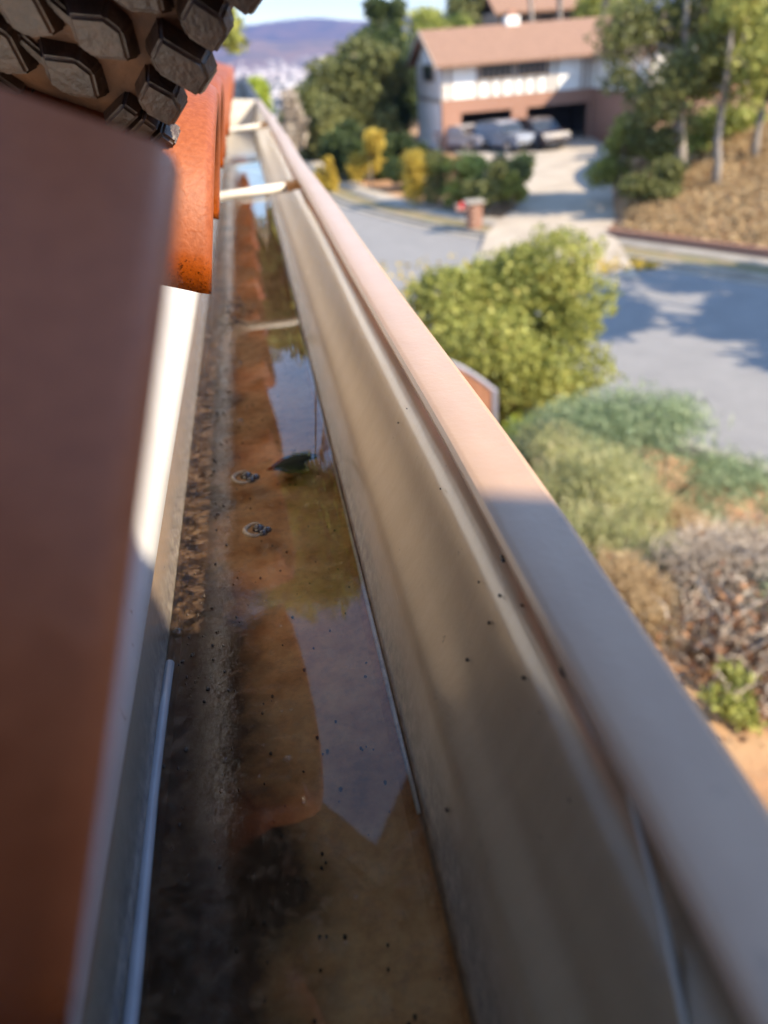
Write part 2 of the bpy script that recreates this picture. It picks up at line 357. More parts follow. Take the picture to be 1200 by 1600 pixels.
# street trees out of frame to the right: their shade lies on the road
for (x, y, lab) in ((17.6, 10.6, 'street tree at the kerb, first one uphill of the road shade'), (21.9, 11.4, 'street tree behind the kerb tree, upslope on the bank'), (20.2, 5.4, 'street tree farthest up the road')):
    tree('street_tree', lab, (x, y, gz(x, y)), puff(x, y, gz(x, y) + 7.6, 3.0, 3.0, 2.2, 13, .33), 1900, .26, OAK, trunk=.18)

# hedge along the driveway
for k, (x, y, rx, rz, mt, lab) in enumerate(((7.6, 35.2, 1.15, 1.2, OAK, 'hedge shrub right next to the yellow column shrub'), (8.6, 34.6, 1.25, 1.3, YGREEN, 'taller yellow green hedge shrub, second from the yellow column'),
        (9.5, 33.8, 1.25, 1.2, YGREEN, 'yellow green hedge shrub in mid hedge, third from the yellow column'), (10.3, 33.4, 1.15, 1.15, OAK, 'hedge shrub behind the brick mailbox pillar'), (11.1, 34.6, 1.0, .95, OLIVE, 'olive hedge shrub at the driveway end'), (9.2, 31.8, 1.0, .85, OAK, 'low shrub at the foot of the hedge, nearest the pavement'), (10.2, 31.6, .6, .6, OLIVE, 'small rusty shrub at the driveway corner'))):
    tree('hedge_shrub', lab, (x, y, gz(x, y)), puff(x, y, -5.0 + rz * .1, rx, rx, rz, 8), 2300, .09, mt, 'shrub', .05)
tree('column_shrub', 'narrow golden yellow column shrub left of the hedge', (6.85, 35, gz(6.85, 35)), [(6.85, 35, -5.3 + .42 * k, .55, .55, .5) for k in range(4)], 2200, .07, GOLD, 'shrub', .05)

# shrubs on our own slope
tree('round_bush', 'big round olive green bush between the gutter and the street', (3.8, 12, gz(3.8, 12)),
     puff(3.9, 12, -4.2, 1.95, 1.5, 1.65, 30, .36) + puff(3.7, 11.6, -5.1, 1.7, 1.2, .8, 14, .4), 42000, .05, OLIVE, 'shrub', .08, shell=.5, top=(3.8, 12, -4.6))
tree('lime_shrub', 'small lime green plant at the foot of the curved top gate', (2.95, 9.3, gz(2.95, 9.3)),
     puff(3.0, 9.3, -4.75, .35, .35, .4, 6), 900, .045, LIMEG, 'shrub', .03)
tree('lime_shrub', 'lime green leafy patch below the round bush', (3.55, 9.5, gz(3.55, 9.5)),
     puff(3.6, 9.5, -4.7, .5, .4, .3, 6), 900, .045, LIMEG, 'shrub', .03)
def soft_bush(name, label, x, y, clumps, n, mat, ln, wd, spread=.7, leaf=None, tw=None):
    e = empty(name, (x, y, gz(x, y)), label, 'shrub'); q = blobs([(c[0] - x, c[1] - y, c[2] - gz(x, y)) + tuple(c[3:]) for c in clumps], n, .1)
    strands('foliage', q, ln, wd, mat, e, spread, .3, 2)
    bm = bmesh.new()
    for c in clumps[:7]: tube(bm, [(0, 0, -.1), ((c[0] - x) * .5, (c[1] - y) * .5, (c[2] - gz(x, y)) * .6), (c[0] - x, c[1] - y, c[2] - gz(x, y))], [.03, .02, .008], 5)
    frombm('stem', bm, tw or BARK, e)
    return e
soft_bush('feathery_shrub', 'soft blue green feathery shrub spreading towards the street', 4.3, 7.4, puff(3.85, 7.7, -4.12, 1.25, 1.4, .6, 20, .42) + puff(4.75, 6.7, -4.75, 1.0, 1.1, .5, 14, .42), 27000, BLUEG, .10, .016, .8)
soft_bush('feathery_shrub', 'pale yellow green feathery shrub just outside the gutter lip', 2.5, 6.0, puff(2.7, 6.1, -3.8, .9, 1.1, .5, 18, .45), 17000, SCRUB, .085, .013, .8)
soft_bush('feathery_shrub', 'pale yellow green shrub with greyish stems, nearer the house', 2.35, 4.7, puff(2.5, 4.8, -3.55, .75, .75, .42, 16, .45), 13000, SCRUB, .075, .012, .8)
soft_bush('feathery_shrub', 'green shrub below the round bush beside the gate', 3.5, 8.3, puff(3.5, 8.3, -4.45, .9, .8, .45, 14, .45), 12000, SCRUB, .08, .013, .8)
soft_bush('dry_shrub', 'straw coloured dry patch between the pale scrub and the feathery blue green shrub', 3.5, 5.9, puff(3.55, 5.9, -4.2, .55, .7, .22, 10, .5), 7000, TAN, .11, .009, 1.2)
soft_bush('dry_shrub', 'tan dry grass clump at the right edge beyond the grey dead shrub', 4.2, 5.3, puff(4.2, 5.3, -4.6, .5, .5, .22, 8, .5), 5000, TAN, .11, .009, 1.2)
soft_bush('dry_shrub', 'grey dead twiggy shrub between the green shrubs and the brush pile', 2.75, 4.0, puff(2.85, 4.0, -3.5, .8, .65, .36, 18, .5), 15000, GREYT, .12, .008, 1.3)
soft_bush('dry_shrub', 'pale dry grassy shrub close under the gutter lip', 2.1, 3.9, puff(2.1, 3.7, -3.3, .35, .65, .22, 10, .5), 8000, TAN, .10, .008, 1.2)
soft_bush('dry_shrub', 'grey dead shrub at the right edge above the brush pile', 3.5, 4.3, puff(3.5, 4.5, -3.9, .6, .6, .36, 12, .5), 8000, GREYT, .12, .008, 1.3)
tree('weed', 'small green leafy weed beside the brush pile under the lip', (2.12, 2.72, gz(2.12, 2.72)), puff(2.12, 2.72, gz(2.12, 2.72) + .10, .18, .26, .09, 9), 620, .024, OLIVE, 'plant', .012)
tree('weed', 'green leafy shrub at the right edge beside the dead twigs', (3.15, 3.75, gz(3.15, 3.75)), puff(3.15, 3.75, gz(3.15, 3.75) + .3, .3, .3, .28, 8), 1500, .032, BLUEG, 'plant', .015)
# brush pile
e = empty('brush_pile', (2.55, 3.05, gz(2.55, 3.05)), 'heap of cut brown branches and dead leaves below the gutter', 'brush pile')
q = np.stack([rng.normal(0, .24, 900), rng.normal(0, .3, 900), np.abs(rng.normal(.1, .1, 900))], 1)
strands('twig', q, .22, .010, GREYT, e, 2.2, .25, 3)['kind'] = 'stuff'
leaves('dead_leaf', np.stack([rng.normal(0, .27, 2600), rng.normal(0, .33, 2600), np.abs(rng.normal(.08, .11, 2600))], 1), .028, BROWNL, e)['kind'] = 'stuff'
for k in range(9):
    a = random.uniform(0, 6.3); x, y = random.gauss(0, .2), random.gauss(0, .22); d = Vector((math.cos(a), math.sin(a), random.uniform(-.2, .35))) * random.uniform(.25, .45)
    bm = bmesh.new(); c = Vector((x, y, .22)); tube(bm, [c - d, c + Vector((0, 0, .05)), c + d], [.017, .013, .006], 6); frombm('branch', bm, BARK, e, True)
# loose ground cover
def scatter(n, x0, x1, y0, y1, f=None):
    q = np.stack([rng.uniform(x0, x1, n), rng.uniform(y0, y1, n)], 1)
    if f is not None: q = q[f(q[:, 0], q[:, 1])]
    return np.c_[q, ground(q[:, 0], q[:, 1])]
lotf = lambda x, y: ((x - 7.2) * .866 + (y - 9.6) * .5 < -.6)
tag(strands('dry_grass', scatter(9000, 1.3, 7, 2.9, 12, lotf), .13, .008, TAN, None, .9, .4), 'sparse straw coloured dry grass on the orange slope', 'grass', kind='stuff')
bankf = lambda x, y: (((x - 11.7) * .866 + (y - 25.7) * .5 > .35) & ((x - 11.7) - (y - 25.7) * .45 > .6))
tag(strands('dry_brush', scatter(34000, 11.5, 24, 14, 31, bankf), .6, .05, TAN, None, 1.1, .75), 'tan dry brush covering the bank behind the low brick wall', 'brush', kind='stuff')
tag(strands('verge_grass', scatter(5000, 1, 9, 27, 42, lambda x, y: (np.abs((x - 11.3) * .866 + (y - 22.4) * .5 - .75) < .45)), .16, .03, GRASS, None, .8, .5), 'short green grass along the far kerb', 'grass', kind='stuff')
tag(leaves('fallen_leaves', np.concatenate([scatter(260, 9.6, 11.6, 21.5, 24.0) + [0, 0, .13], scatter(160, 2.5, 6.5, 17, 26) + [0, 0, .09]]), .12, GOLD), 'orange and yellow fallen leaves on the street edge', 'leaves', kind='stuff')

# ------------------------------------------------------------------ haze, valley town
bm = bmesh.new(); box(bm, -9400, 9400, -9400, 9400, -140, 520)
t = NT('haze_air'); t.t.nodes.remove(t.b); pv = t.n('VolumePrincipled', Density=.00017); pv.inputs['Color'].default_value = (.10, .19, .46, 1); pv.inputs['Anisotropy'].default_value = .2
t.l(pv.outputs[0], t.out.inputs['Volume']); frombm('haze', bm, t.m)['kind'] = 'stuff'
bm = bmesh.new()
for _ in range(2200):
    r = 1000 + 3700 * random.random() ** .8; a = R(random.uniform(-14, 16)); x, y = r * math.sin(a), r * math.cos(a); z = gz(x, y); s = random.uniform(4, 11)
    box(bm, x - s, x + s, y - s, y + s, z - 2, z + random.uniform(4, 9))
tag(frombm('distant_houses', bm, simple('pale_town', (.88, .82, .76), (.55, .48, .44), .01, .8)), 'pale specks of the town on the hazy valley floor', 'town', kind='stuff')
q = np.concatenate([np.array(blobs([(r_ * math.sin(a_), r_ * math.cos(a_), gz(r_ * math.sin(a_), r_ * math.cos(a_)) + 3, 9, 9, 6)], 24, .3)) for r_, a_ in [(700 + 2600 * random.random(), R(random.uniform(-12, 14))) for _ in range(700)]])
tag(leaves('distant_trees', q, 5, DARKL), 'dark green tree canopy scattered between the valley houses', 'woods', kind='stuff')

# ------------------------------------------------------------------ neighbour's house
HW = simple('white_stucco', (.82, .80, .74), (.74, .72, .66), 2, .85, .2, 60, .003)
TIM = simple('timber_trim', (.34, .28, .22), (.25, .20, .16), 4, .8)
SH = simple('gable_boards', (.80, .79, .77), (.72, .71, .69), 3, .8)
ROOFB = simple('brown_shingle', (.25, .145, .095), (.20, .115, .075), 3, .9, .5, 10, .02)
t = NT('red_brick'); bt = t.n('TexBrick', Scale=9.); bt.inputs['Color1'].default_value = (.27, .115, .07, 1); bt.inputs['Color2'].default_value = (.33, .155, .095, 1); bt.inputs['Mortar'].default_value = (.34, .27, .21, 1)
mp = t.n('Mapping'); mp.inputs['Rotation'].default_value = (R(90), 0, 0); t.l(t.pos(), mp.inputs[0]); t.l(mp.outputs[0], bt.inputs['Vector']); t.set(Base__Color=bt.outputs[0], Roughness=.85); BRICK = t.m
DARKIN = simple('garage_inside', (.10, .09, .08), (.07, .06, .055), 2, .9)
t = NT('window_glass'); t.set(Base__Color=(.03, .035, .04, 1), Roughness=.05); GLASS = t.m
H = empty('tudor_house', (12.7, 54.5, -5.9), 'white half timbered house with brown roof and open garage across the street', 'house')
hb = lambda n_, x0, x1, y0, y1, z0, z1, m_, p_=None, bv=0: boxo(n_, (x0 - 12.7 if not p_ or p_ is H else x0 - 12.7, x1 - 12.7, y0 - 54.5, y1 - 54.5, z0 + 5.9, z1 + 5.9), m_, p_ or H, bv)
# walls: gable end, upper facade pieces, lower brick front round two garage openings
hb('gable_wall', 12.7, 12.9, 54.5, 62.4, -6.4, -2.95, SH)
up_ = hb('upper_wall', 12.75, 30, 54.55, 54.75, -2.93, -.75, HW)
bm = bmesh.new()
vs = [(0, 0.0, 2.97), (0, 7.9, 2.97), (0, 7.9, 5.0), (0, 3.95, 6.75), (0, 0, 5.0)]
A = [bm.verts.new(v) for v in vs]; B = [bm.verts.new((.2, v[1], v[2])) for v in vs]; bm.faces.new(A); bm.faces.new(B[::-1])
for k in range(5): bm.faces.new((A[k], B[k], B[(k + 1) % 5], A[(k + 1) % 5]))
gu = frombm('upper_gable', bm, SH, H)
for k in range(13): hb('batten', 12.66, 12.70, 54.7 + k * .6, 54.76 + k * .6, -2.85, -1.0, TIM)
hb('belt_beam', 12.62, 12.72, 54.45, 62.4, -3.05, -2.85, TIM)
for (a, b) in ((12.7, 13.95), (17.35, 18.4), (22.6, 30)): hb('brick_pier', a, b, 54.45, 54.8, -6.4, -3.72, BRICK)
hb('brick_band', 12.7, 30, 54.45, 54.8, -3.72, -2.93, BRICK)
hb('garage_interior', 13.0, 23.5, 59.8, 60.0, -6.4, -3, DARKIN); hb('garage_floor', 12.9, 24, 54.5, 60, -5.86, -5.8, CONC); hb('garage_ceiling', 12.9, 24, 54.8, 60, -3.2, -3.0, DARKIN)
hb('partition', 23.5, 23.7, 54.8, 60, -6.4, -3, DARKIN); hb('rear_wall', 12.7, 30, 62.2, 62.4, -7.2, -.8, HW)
# timbering on the facade
for x in (12.75, 13.2, 15.0, 15.9, 16.6, 17.45, 18.15, 18.9, 19.75, 20.2, 22.0, 22.4, 24, 25.5): hb('timber', x, x + (.18 if x not in (17.45,) else .14), 54.48, 54.56, -2.93 if x in (12.75, 13.2, 15.0, 19.75, 20.2, 22.0, 22.4, 24, 25.5, 17.45) else -2.93, -.8 if x in (12.75, 13.2, 15.0, 19.75, 20.2, 22.0, 22.4, 24, 25.5, 17.45) else -1.9, TIM)
hb('timber', 12.7, 30, 54.47, 54.56, -3.0, -2.88, TIM)
for a, b in ((15.2, 17.4), (17.6, 19.7)):
    f_ = hb('window', a, b, 54.42, 54.60, -1.95, -.85, TIM); hb('pane', a + .1, b - .1, 54.40, 54.42, -1.85, -.95, GLASS, f_)
    for k in range(1, 6): hb('muntin', a + k * (b - a) / 6 - .02, a + k * (b - a) / 6 + .02, 54.37, 54.40, -1.85, -1.35, TIM, f_)
f_ = hb('window', 12.60, 12.68, 56.3, 59.6, -1.9, -.85, TIM); hb('pane', 12.58, 12.60, 56.45, 59.45, -1.8, -.95, GLASS, f_)
# roof: two slopes with eaves
def slab(name, pts, th, mat, parent):
    bm = bmesh.new(); A = [bm.verts.new(p) for p in pts]; B = [bm.verts.new((p[0], p[1], p[2] - th)) for p in pts]; bm.faces.new(A); bm.faces.new(B[::-1]); n_ = len(pts)
    for k in range(n_): bm.faces.new((A[k], B[k], B[(k + 1) % n_], A[(k + 1) % n_]))
    return frombm(name, bm, mat, parent)
rf = slab('roof', [(-.55, -.75, 4.98), (26, -.75, 4.98), (26, 3.95, 6.98), (-.55, 3.95, 6.98)], .16, ROOFB, H)
slab('rear_roof', [(-.55, 8.65, 4.98), (-.55, 3.95, 6.98), (26, 3.95, 6.98), (26, 8.65, 4.98)], .16, ROOFB, H)
for sgn in (0, 1): slab('bargeboard', [(-.60, -.78 if not sgn else 8.68, 5.0), (-.52, -.78 if not sgn else 8.68, 5.0), (-.52, 3.95, 7.01), (-.60, 3.95, 7.01)], .3, TIM, H)
hb('chimney', 18.1, 19.0, 58.2, 59.0, .4, 1.5, HW); hb('chimney_cap', 18.3, 18.8, 58.4, 58.8, 1.5, 1.85, BRICK)
# projecting wing on the right
hb('wing_wall', 22.9, 33.5, 47.2, 54.4, -6.4, -2.95, BRICK); hb('wing_upper_wall', 22.95, 33.4, 47.3, 54.44, -2.94, -.85, HW)
for x in (23.1, 25, 27, 29, 31, 33): hb('timber', x, x + .18, 47.2, 47.3, -2.9, -.9, TIM)
for y in (48.5, 50.2, 52): hb('timber', 22.87, 22.95, y, y + .18, -2.9, -.9, TIM)
f_ = hb('window', 25.4, 26.8, 47.15, 47.3, -2.4, -1.2, TIM); hb('pane', 25.5, 26.7, 47.12, 47.15, -2.3, -1.3, GLASS, f_)
slab('wing_roof', [(9.6, -8.0, 4.9), (15.5, -8.0, 7.0), (15.5, 3, 7.0), (9.6, 3, 4.9)], .16, ROOFB, H); slab('wing_roof', [(21.4, -8.0, 4.9), (21.4, 3, 4.9), (15.5, 3, 7.0), (15.5, -8.0, 7.0)], .16, ROOFB, H)
# upper house on the hillside behind
U = empty('hillside_house', (29, 84, -1), 'brown roofed house standing on the hillside above the half timbered house', 'house')
boxo('wall', (-3.6, 9, 0, 7, -4, 3.6), simple('brown_siding', (.30, .22, .16), (.2, .15, .11), 1.5, .8), U)
slab('roof', [(-4.4, -1.2, 3.5), (9.8, -1.2, 3.5), (9.8, 3.5, 6), (-4.4, 3.5, 6)], .2, ROOFB, U); slab('roof', [(-4.4, 8.2, 3.5), (-4.4, 3.5, 6), (9.8, 3.5, 6), (9.8, 8.2, 3.5)], .2, ROOFB, U)
for x in (-2.4, .2, 3): f_ = boxo('window', (x, x + 1.7, -.1, .02, 1.4, 3), TIM, U); boxo('pane', (x + .1, x + 1.6, -.13, -.1, 1.5, 2.9), GLASS, f_)

# ------------------------------------------------------------------ cars
TYRE = simple('tyre_rubber', (.03, .03, .03), None, 20, .9); RIM = simple('alloy', (.5, .5, .52), None, 5, .3, metallic=.8)
def paint(n, c): t_ = NT(n); t_.set(Base__Color=tuple(c) + (1,), Roughness=.3); t_.b.inputs['Coat Weight'].default_value = .4; return t_.m
LAMP = simple('headlamp_glass', (.22, .22, .24), None, 10, .12); REDL = simple('tail_lamp', (.5, .02, .02), None, 10, .15)
def car(name, label, loc, rz, col, prof, glass, width=1.8, tail=False):
    e = empty(name, loc, label, 'car', None, rz); W = width / 2
    def loft(pr, ins, bvl):
        bm = bmesh.new(); n_ = len(pr)
        layers = [(-W + .06 + ins, .97), (-W + ins, 1), (W - ins, 1), (W - .06 - ins, .97)]
        cx = sum(p[0] for p in pr) / n_; cz = sum(p[1] for p in pr) / n_
        rings = [[bm.verts.new((cx + (p[0] - cx) * s_, y * (1 - max(0, p[1] - .95) * .22), cz + (p[1] - cz) * s_)) for p in pr] for y, s_ in layers]
        for A_, B_ in zip(rings, rings[1:]):
            for k in range(n_): bm.faces.new((A_[k], A_[(k + 1) % n_], B_[(k + 1) % n_], B_[k]))
        bm.faces.new(rings[0][::-1]); bm.faces.new(rings[-1]); return bm
    frombm('body', loft(prof, 0, 0), col, e, False); frombm('windows', loft(glass, .005, 0), GLASS, e)
    L0 = min(p[0] for p in prof); L1 = max(p[0] for p in prof)
    for x in (L0 + .85, L1 - .95):
        for y in (-W + .1, W - .1):
            bm = bmesh.new(); tube(bm, [(x, y - .11, .33), (x, y + .11, .33)], .33, 18); wh = frombm('wheel', bm, TYRE, e)
            bm = bmesh.new(); s_ = 1 if y > 0 else -1; tube(bm, [(x, y + s_ * .10, .33), (x, y + s_ * .125, .33)], .21, 14); frombm('rim', bm, RIM, wh)
    for y in (-W + .28, W - .28):
        boxo('headlight', (L1 - .12, L1 + .015, y - .2, y + .2, .62, .80), LAMP, e, .02); boxo('tail_light', (L0 - .015, L0 + .1, y - .16, y + .16, .75, 1.0), REDL, e, .02)
    boxo('bumper', (L1 - .1, L1 + .05, -W + .1, W - .1, .3, .5), TYRE, e, .03); boxo('number_plate', (L0 - .03, L0, -.26, .26, .6, .74), LAMP, e)
    for y in (-W - .1, W + .02): boxo('mirror', (.55, .7, y, y + .14, .98, 1.12), col, e, .02)
    return e
suv = [(-2.2, .35), (2.2, .35), (2.25, .7), (2.1, .95), (1.0, 1.05), (.35, 1.55), (-.2, 1.66), (-1.8, 1.6), (-2.15, 1.05), (-2.25, .7)]
suvg = [(-2.08, 1.05), (1.05, 1.04), (.42, 1.52), (-.2, 1.61), (-1.75, 1.55)]
sed = [(-2.3, .32), (2.2, .32), (2.28, .6), (2.1, .82), (.95, .92), (.2, 1.36), (-.4, 1.42), (-1.2, 1.34), (-1.9, .98), (-2.3, .9), (-2.35, .6)]
sedg = [(-1.85, .95), (1.0, .90), (.27, 1.32), (-.4, 1.375), (-1.15, 1.30)]
car('parked_car', 'white car at the left garage opening behind the hedge', (14.2, 54.0, -5.79), R(-62), paint('white_paint', (.38, .36, .36)), sed, sedg)
car('parked_car', 'silver sport utility car in front of the garage, between the white and dark cars', (16.0, 51.6, -5.79), R(-66), paint('silver_paint', (.20, .22, .26)), suv, suvg)
car('parked_car', 'dark car with reddish panels parked at the right garage opening', (18.1, 51.2, -5.79), R(-80), paint('dark_paint', (.03, .02, .025)), suv, suvg)

# ------------------------------------------------------------------ street furniture
e = empty('brick_pillar', (7.95, 29.3, -5.86), 'short pinkish brick mailbox pillar at the driveway corner', 'pillar')
for r_ in range(9):
    for k in range(4):
        a = k * math.pi / 2; cx, cy = math.cos(a) * .2, math.sin(a) * .2; off = .06 if r_ % 2 else -.06
        boxo('brick', (-.2, .2, -.075, .075, 0, .088), BRICK, e, .006); b_ = e.children[-1]; b_.location = (cx + math.sin(a) * off, cy - math.cos(a) * off, r_ * .098 + .004); b_.rotation_euler.z = a + math.pi / 2; b_.scale = (.72, 1, 1)
boxo('mortar', (-.2, .2, -.2, .2, 0, .88), CONC, e); boxo('capstone', (-.34, .34, -.34, .34, .885, .96), CONC, e, .015)
e = empty('mailbox', (7.45, 29.2, -5.1), 'small dark mailbox fixed to the left side of the brick pillar', 'mailbox'); bm = bmesh.new(); box(bm, -.22, .2, -.12, .12, -.1, .14, .04); frombm('box_shell', bm, simple('mailbox_metal', (.35, .2, .16), None, 8, .5), e); boxo('door', (-.235, -.22, -.1, .1, -.08, .12), TIM, e); boxo('flag', (-.1, .05, -.135, -.12, .0, .22), REDL, e)
# low brick retaining wall
e = empty('garden_wall', (11.7, 25.7, -5.9), 'low red brick wall holding back the dry bank', 'wall')
dx, dy = .5, -.866; n_ = 0; wm = None
for c in range(3):
    for k in range(62):
        s = k * .25 + (.12 if c % 2 else 0)
        if wm is None: wm = boxo('brick', (-.118, .118, -.07, .07, 0, .088), BRICK, e, .005)
        else:
            b_ = wm.copy(); C.objects.link(b_); b_.parent = e; wm2 = b_
        (wm if n_ == 0 else b_).location = (dx * s, dy * s, .0 + c * .098); (wm if n_ == 0 else b_).rotation_euler.z = math.atan2(dy, dx) + random.uniform(-.02, .02); n_ += 1
# arched gate
e = empty('wooden_gate', (2.45, 9.5, -5.3), 'brown wooden gate panel with curved top and grey edging beside the round bush', 'gate', rz=R(-12))
GW = simple('gate_wood', (.42, .20, .11), (.33, .15, .08), 5, .75, .2, 30, .004); GE = simple('gate_edge', (.30, .29, .33), None, 5, .6)
topz = lambda x: 1.78 - .95 * max(0, (x + .45) / .82) ** 1.6 * .52
for k in range(7):
    x0 = -.45 + k * .115; bm = bmesh.new(); pr = [(x0, .0), (x0 + .108, .0), (x0 + .108, topz(x0 + .108) - .03), (x0, topz(x0) - .03)]
    A = [bm.verts.new((p[0], -.018, p[1])) for p in pr]; B = [bm.verts.new((p[0], .018, p[1])) for p in pr]; bm.faces.new(A); bm.faces.new(B[::-1])
    for q_ in range(4): bm.faces.new((A[q_], B[q_], B[(q_ + 1) % 4], A[(q_ + 1) % 4]))
    frombm('plank', bm, GW, e)
bm = bmesh.new(); tube(bm, [(-.47 + k * .085, 0, topz(-.47 + k * .085)) for k in range(11)], .032, 8); frombm('top_edge', bm, GE, e, True)
boxo('post', (.355, .42, -.035, .035, 0, topz(.37) + .01), GE, e); boxo('post', (-.52, -.45, -.035, .035, 0, 1.8), GE, e); boxo('rail', (-.45, .355, -.045, -.018, .78, .86), GE, e)

# ================================================================== OUR HOUSE: roof, fascia, tiles
TH = math.atan(.335); u = Vector((-math.cos(TH), 0, math.sin(TH))); nn = Vector((math.sin(TH), 0, math.cos(TH)))
HO = empty('tiled_house', (-3, 1.5, -3), 'house whose orange barrel tile eave runs along the left of the gutter', 'house')
def hpart(o): o.location = Vector(o.location) - Vector(HO.location); return o
STUC = simple('beige_stucco', (.55, .45, .34), (.48, .39, .29), 3, .9, .4, 80, .004)
hpart(boxo('wall', (-5.2, -.5, -.55, 3.6, -3.2, -.3), STUC, HO)); 
FASC = simple('white_fascia', (.82, .80, .77), (.76, .74, .71), 6, .45)
hpart(boxo('fascia', (-.11, -.080, -.56, 3.66, -.40, -.085), FASC, HO))
hpart(boxo('soffit', (-.5, -.11, -.56, 3.66, -.36, -.34), STUC, HO))
# drip edge: a flange with a kicked-out hem, wavy as bent by hand
V = []; prof = [(-.30, .0), (-.0765, -.0855), (-.0745, -.10), (-.0735, -.150), (-.0725, -.186), (-.0690, -.196), (-.0715, -.1965)]; NY = 90
for k in range(NY + 1):
    y = -.55 + 4.2 * k / NY; wv = .004 * math.sin(y * 5.3 + .4) * (y < 1.5) + .003 * math.sin(y * 2.1) + .0012 * math.sin(y * 17)
    for q_, (x, z) in enumerate(prof): V.append((x + (wv * .25 if q_ > 2 else 0), y, z + (wv if q_ > 2 else 0) if q_ else -.085 - .335 * (x + .0765)))
m_ = len(prof); F = [(k * m_ + q_, k * m_ + q_ + 1, (k + 1) * m_ + q_ + 1, (k + 1) * m_ + q_) for k in range(NY) for q_ in range(m_ - 1)]
t = NT('drip_edge_paint'); sp = t.noise(140, 2); t.set(Base__Color=t.mix(t.ramp(sp, [(.70, (0, 0, 0)), (.76, (1, 1, 1))]), t.ramp(t.noise(12, 5), [(.3, (.72, .70, .67)), (.7, (.82, .81, .79))]), (.25, .2, .15)), Roughness=.4)
hpart(mesh('drip_edge', V, F, t.m, HO, True))
dk = slab('roof_deck', [(-.072, -.56, -.10), (-.072, 3.66, -.10), (-3.2, 3.66, -.10 + .335 * 3.128), (-3.2, -.56, -.10 + .335 * 3.128)], .015, simple('underlay', (.05, .045, .04), None, 9, .9), HO); hpart(dk)
# tile material: grainy terracotta, darker wet glaze at the lower edge
t = NT('terracotta'); oi = t.n('ObjectInfo')
base = t.ramp(t.noise(9, 6, .6), [(.25, (.18, .042, .012)), (.5, (.225, .056, .016)), (.75, (.27, .072, .022))])
grain = t.noise(420, 3, .6); col = t.mix(.25, base, t.ramp(grain, [(.35, (.13, .030, .009)), (.65, (.36, .115, .045))]))
hv = t.n('HueSaturation'); t.l(col, hv.inputs['Color']); t.l(t.math('MULTIPLY_ADD', oi.outputs['Random'], .35, False), hv.inputs['Value']); hv.inputs['Value'].links[0].from_node.inputs[2].default_value = .8
sx = t.n('SeparateXYZ'); t.l(t.pos(), sx.inputs[0])
wet = t.math('MULTIPLY', t.ramp(sx.outputs[2], [(.006, (1, 1, 1)), (.022, (0, 0, 0))]), 1.0)
wetn = t.ramp(t.math('ADD', sx.outputs[2], t.math('MULTIPLY', t.math('SUBTRACT', t.noise(60, 4), .5), .012)), [(.010, (1, 1, 1)), (.017, (0, 0, 0))])
spk = t.ramp(t.noise(900, 2), [(.30, (.02, .008, .004)), (.45, (1, 1, 1))])
wetcol = t.mix(.8, (.24, .048, .004), spk, 'MULTIPLY')
t.b.inputs['Specular IOR Level'].default_value = .3
t.set(Base__Color=t.mix(wetn, hv.outputs[0], wetcol), Roughness=t.mix(wetn, (.55,) * 3, (.16,) * 3), Normal=t.bump(t.math('ADD', grain, t.noise(70, 4)), .25, .0012)); TILE = t.m
def tile_mesh(name, width, height, length, thick, flip=False, taper=.06, shear=.134):
    n_ = 22; outer = []
    for k in range(n_ + 1):
        a = math.pi * k / n_; c_, s_ = math.cos(a), math.sin(a)
        outer.append((-math.copysign(abs(c_) ** .95, c_) * width / 2, abs(s_) ** .80 * height))
    inner = [((p[0]) * (1 - 2 * thick / width), max(p[1] - thick, 0) if 0 < i_ < n_ else 0) for i_, p in enumerate(outer)]
    ring = outer + inner[::-1]; N_ = len(ring); cy = 0; ch = height * .5
    steps = [(0.0, .0035), (.0015, .0012), (.0045, 0), (.03, 0), (length * .5, 0), (length - .004, 0), (length, .003)]
    V = []; 
    for s, ins in steps:
        f_ = 1 - taper * s / length
        for q_, p in enumerate(ring):
            o_i = q_ if q_ <= n_ else 2 * n_ + 1 - q_
            po, pi_ = outer[o_i], inner[o_i]; mx, mz = (po[0] + pi_[0]) / 2, (po[1] + pi_[1]) / 2
            k_ = 1 - ins / (thick / 2); y = mx + (p[0] - mx) * k_; h = mz + (p[1] - mz) * k_
            V.append((s + shear * h, y * f_, h * f_))
    F = [(a * N_ + q_, (a + 1) * N_ + q_, (a + 1) * N_ + (q_ + 1) % N_, a * N_ + (q_ + 1) % N_) for a in range(len(steps) - 1) for q_ in range(N_)]
    for a in (0, len(steps) - 1):
        for q_ in range(n_):
            f_ = (a * N_ + q_, a * N_ + q_ + 1, a * N_ + N_ - 2 - q_, a * N_ + N_ - 1 - q_); F.append(f_ if a == 0 else f_[::-1])
    me = bpy.data.meshes.new(name); me.from_pydata(V, [], F); me.update(); me.materials.append(TILE); me.polygons.foreach_set('use_smooth', [True] * len(me.polygons)); return me
cover = tile_mesh('roof_tile', .205, .079, .43, .013); cover0 = tile_mesh('roof_tile', .205, .0785, .43, .013, shear=.085); pan = tile_mesh('roof_tile', .20, .05, .43, .012)
def place_tile(me, org, tilt=0., flip=False, yaw=0.):
    o = bpy.data.objects.new('roof_tile', me); C.objects.link(o); o.parent = HO
    z_ = nn * (-1 if flip else 1); y_ = Vector((0, 1, 0)) * (-1 if flip else 1)
    M = Matrix((u, -y_, z_)).transposed() if not flip else Matrix((u, -y_, z_)).transposed()
    M = Matrix.Rotation(yaw, 3, nn) @ Matrix.Rotation(tilt, 3, 'Y') @ M
    o.matrix_local = Matrix.Translation(Vector(org) - Vector(HO.location)) @ M.to_4x4(); return o
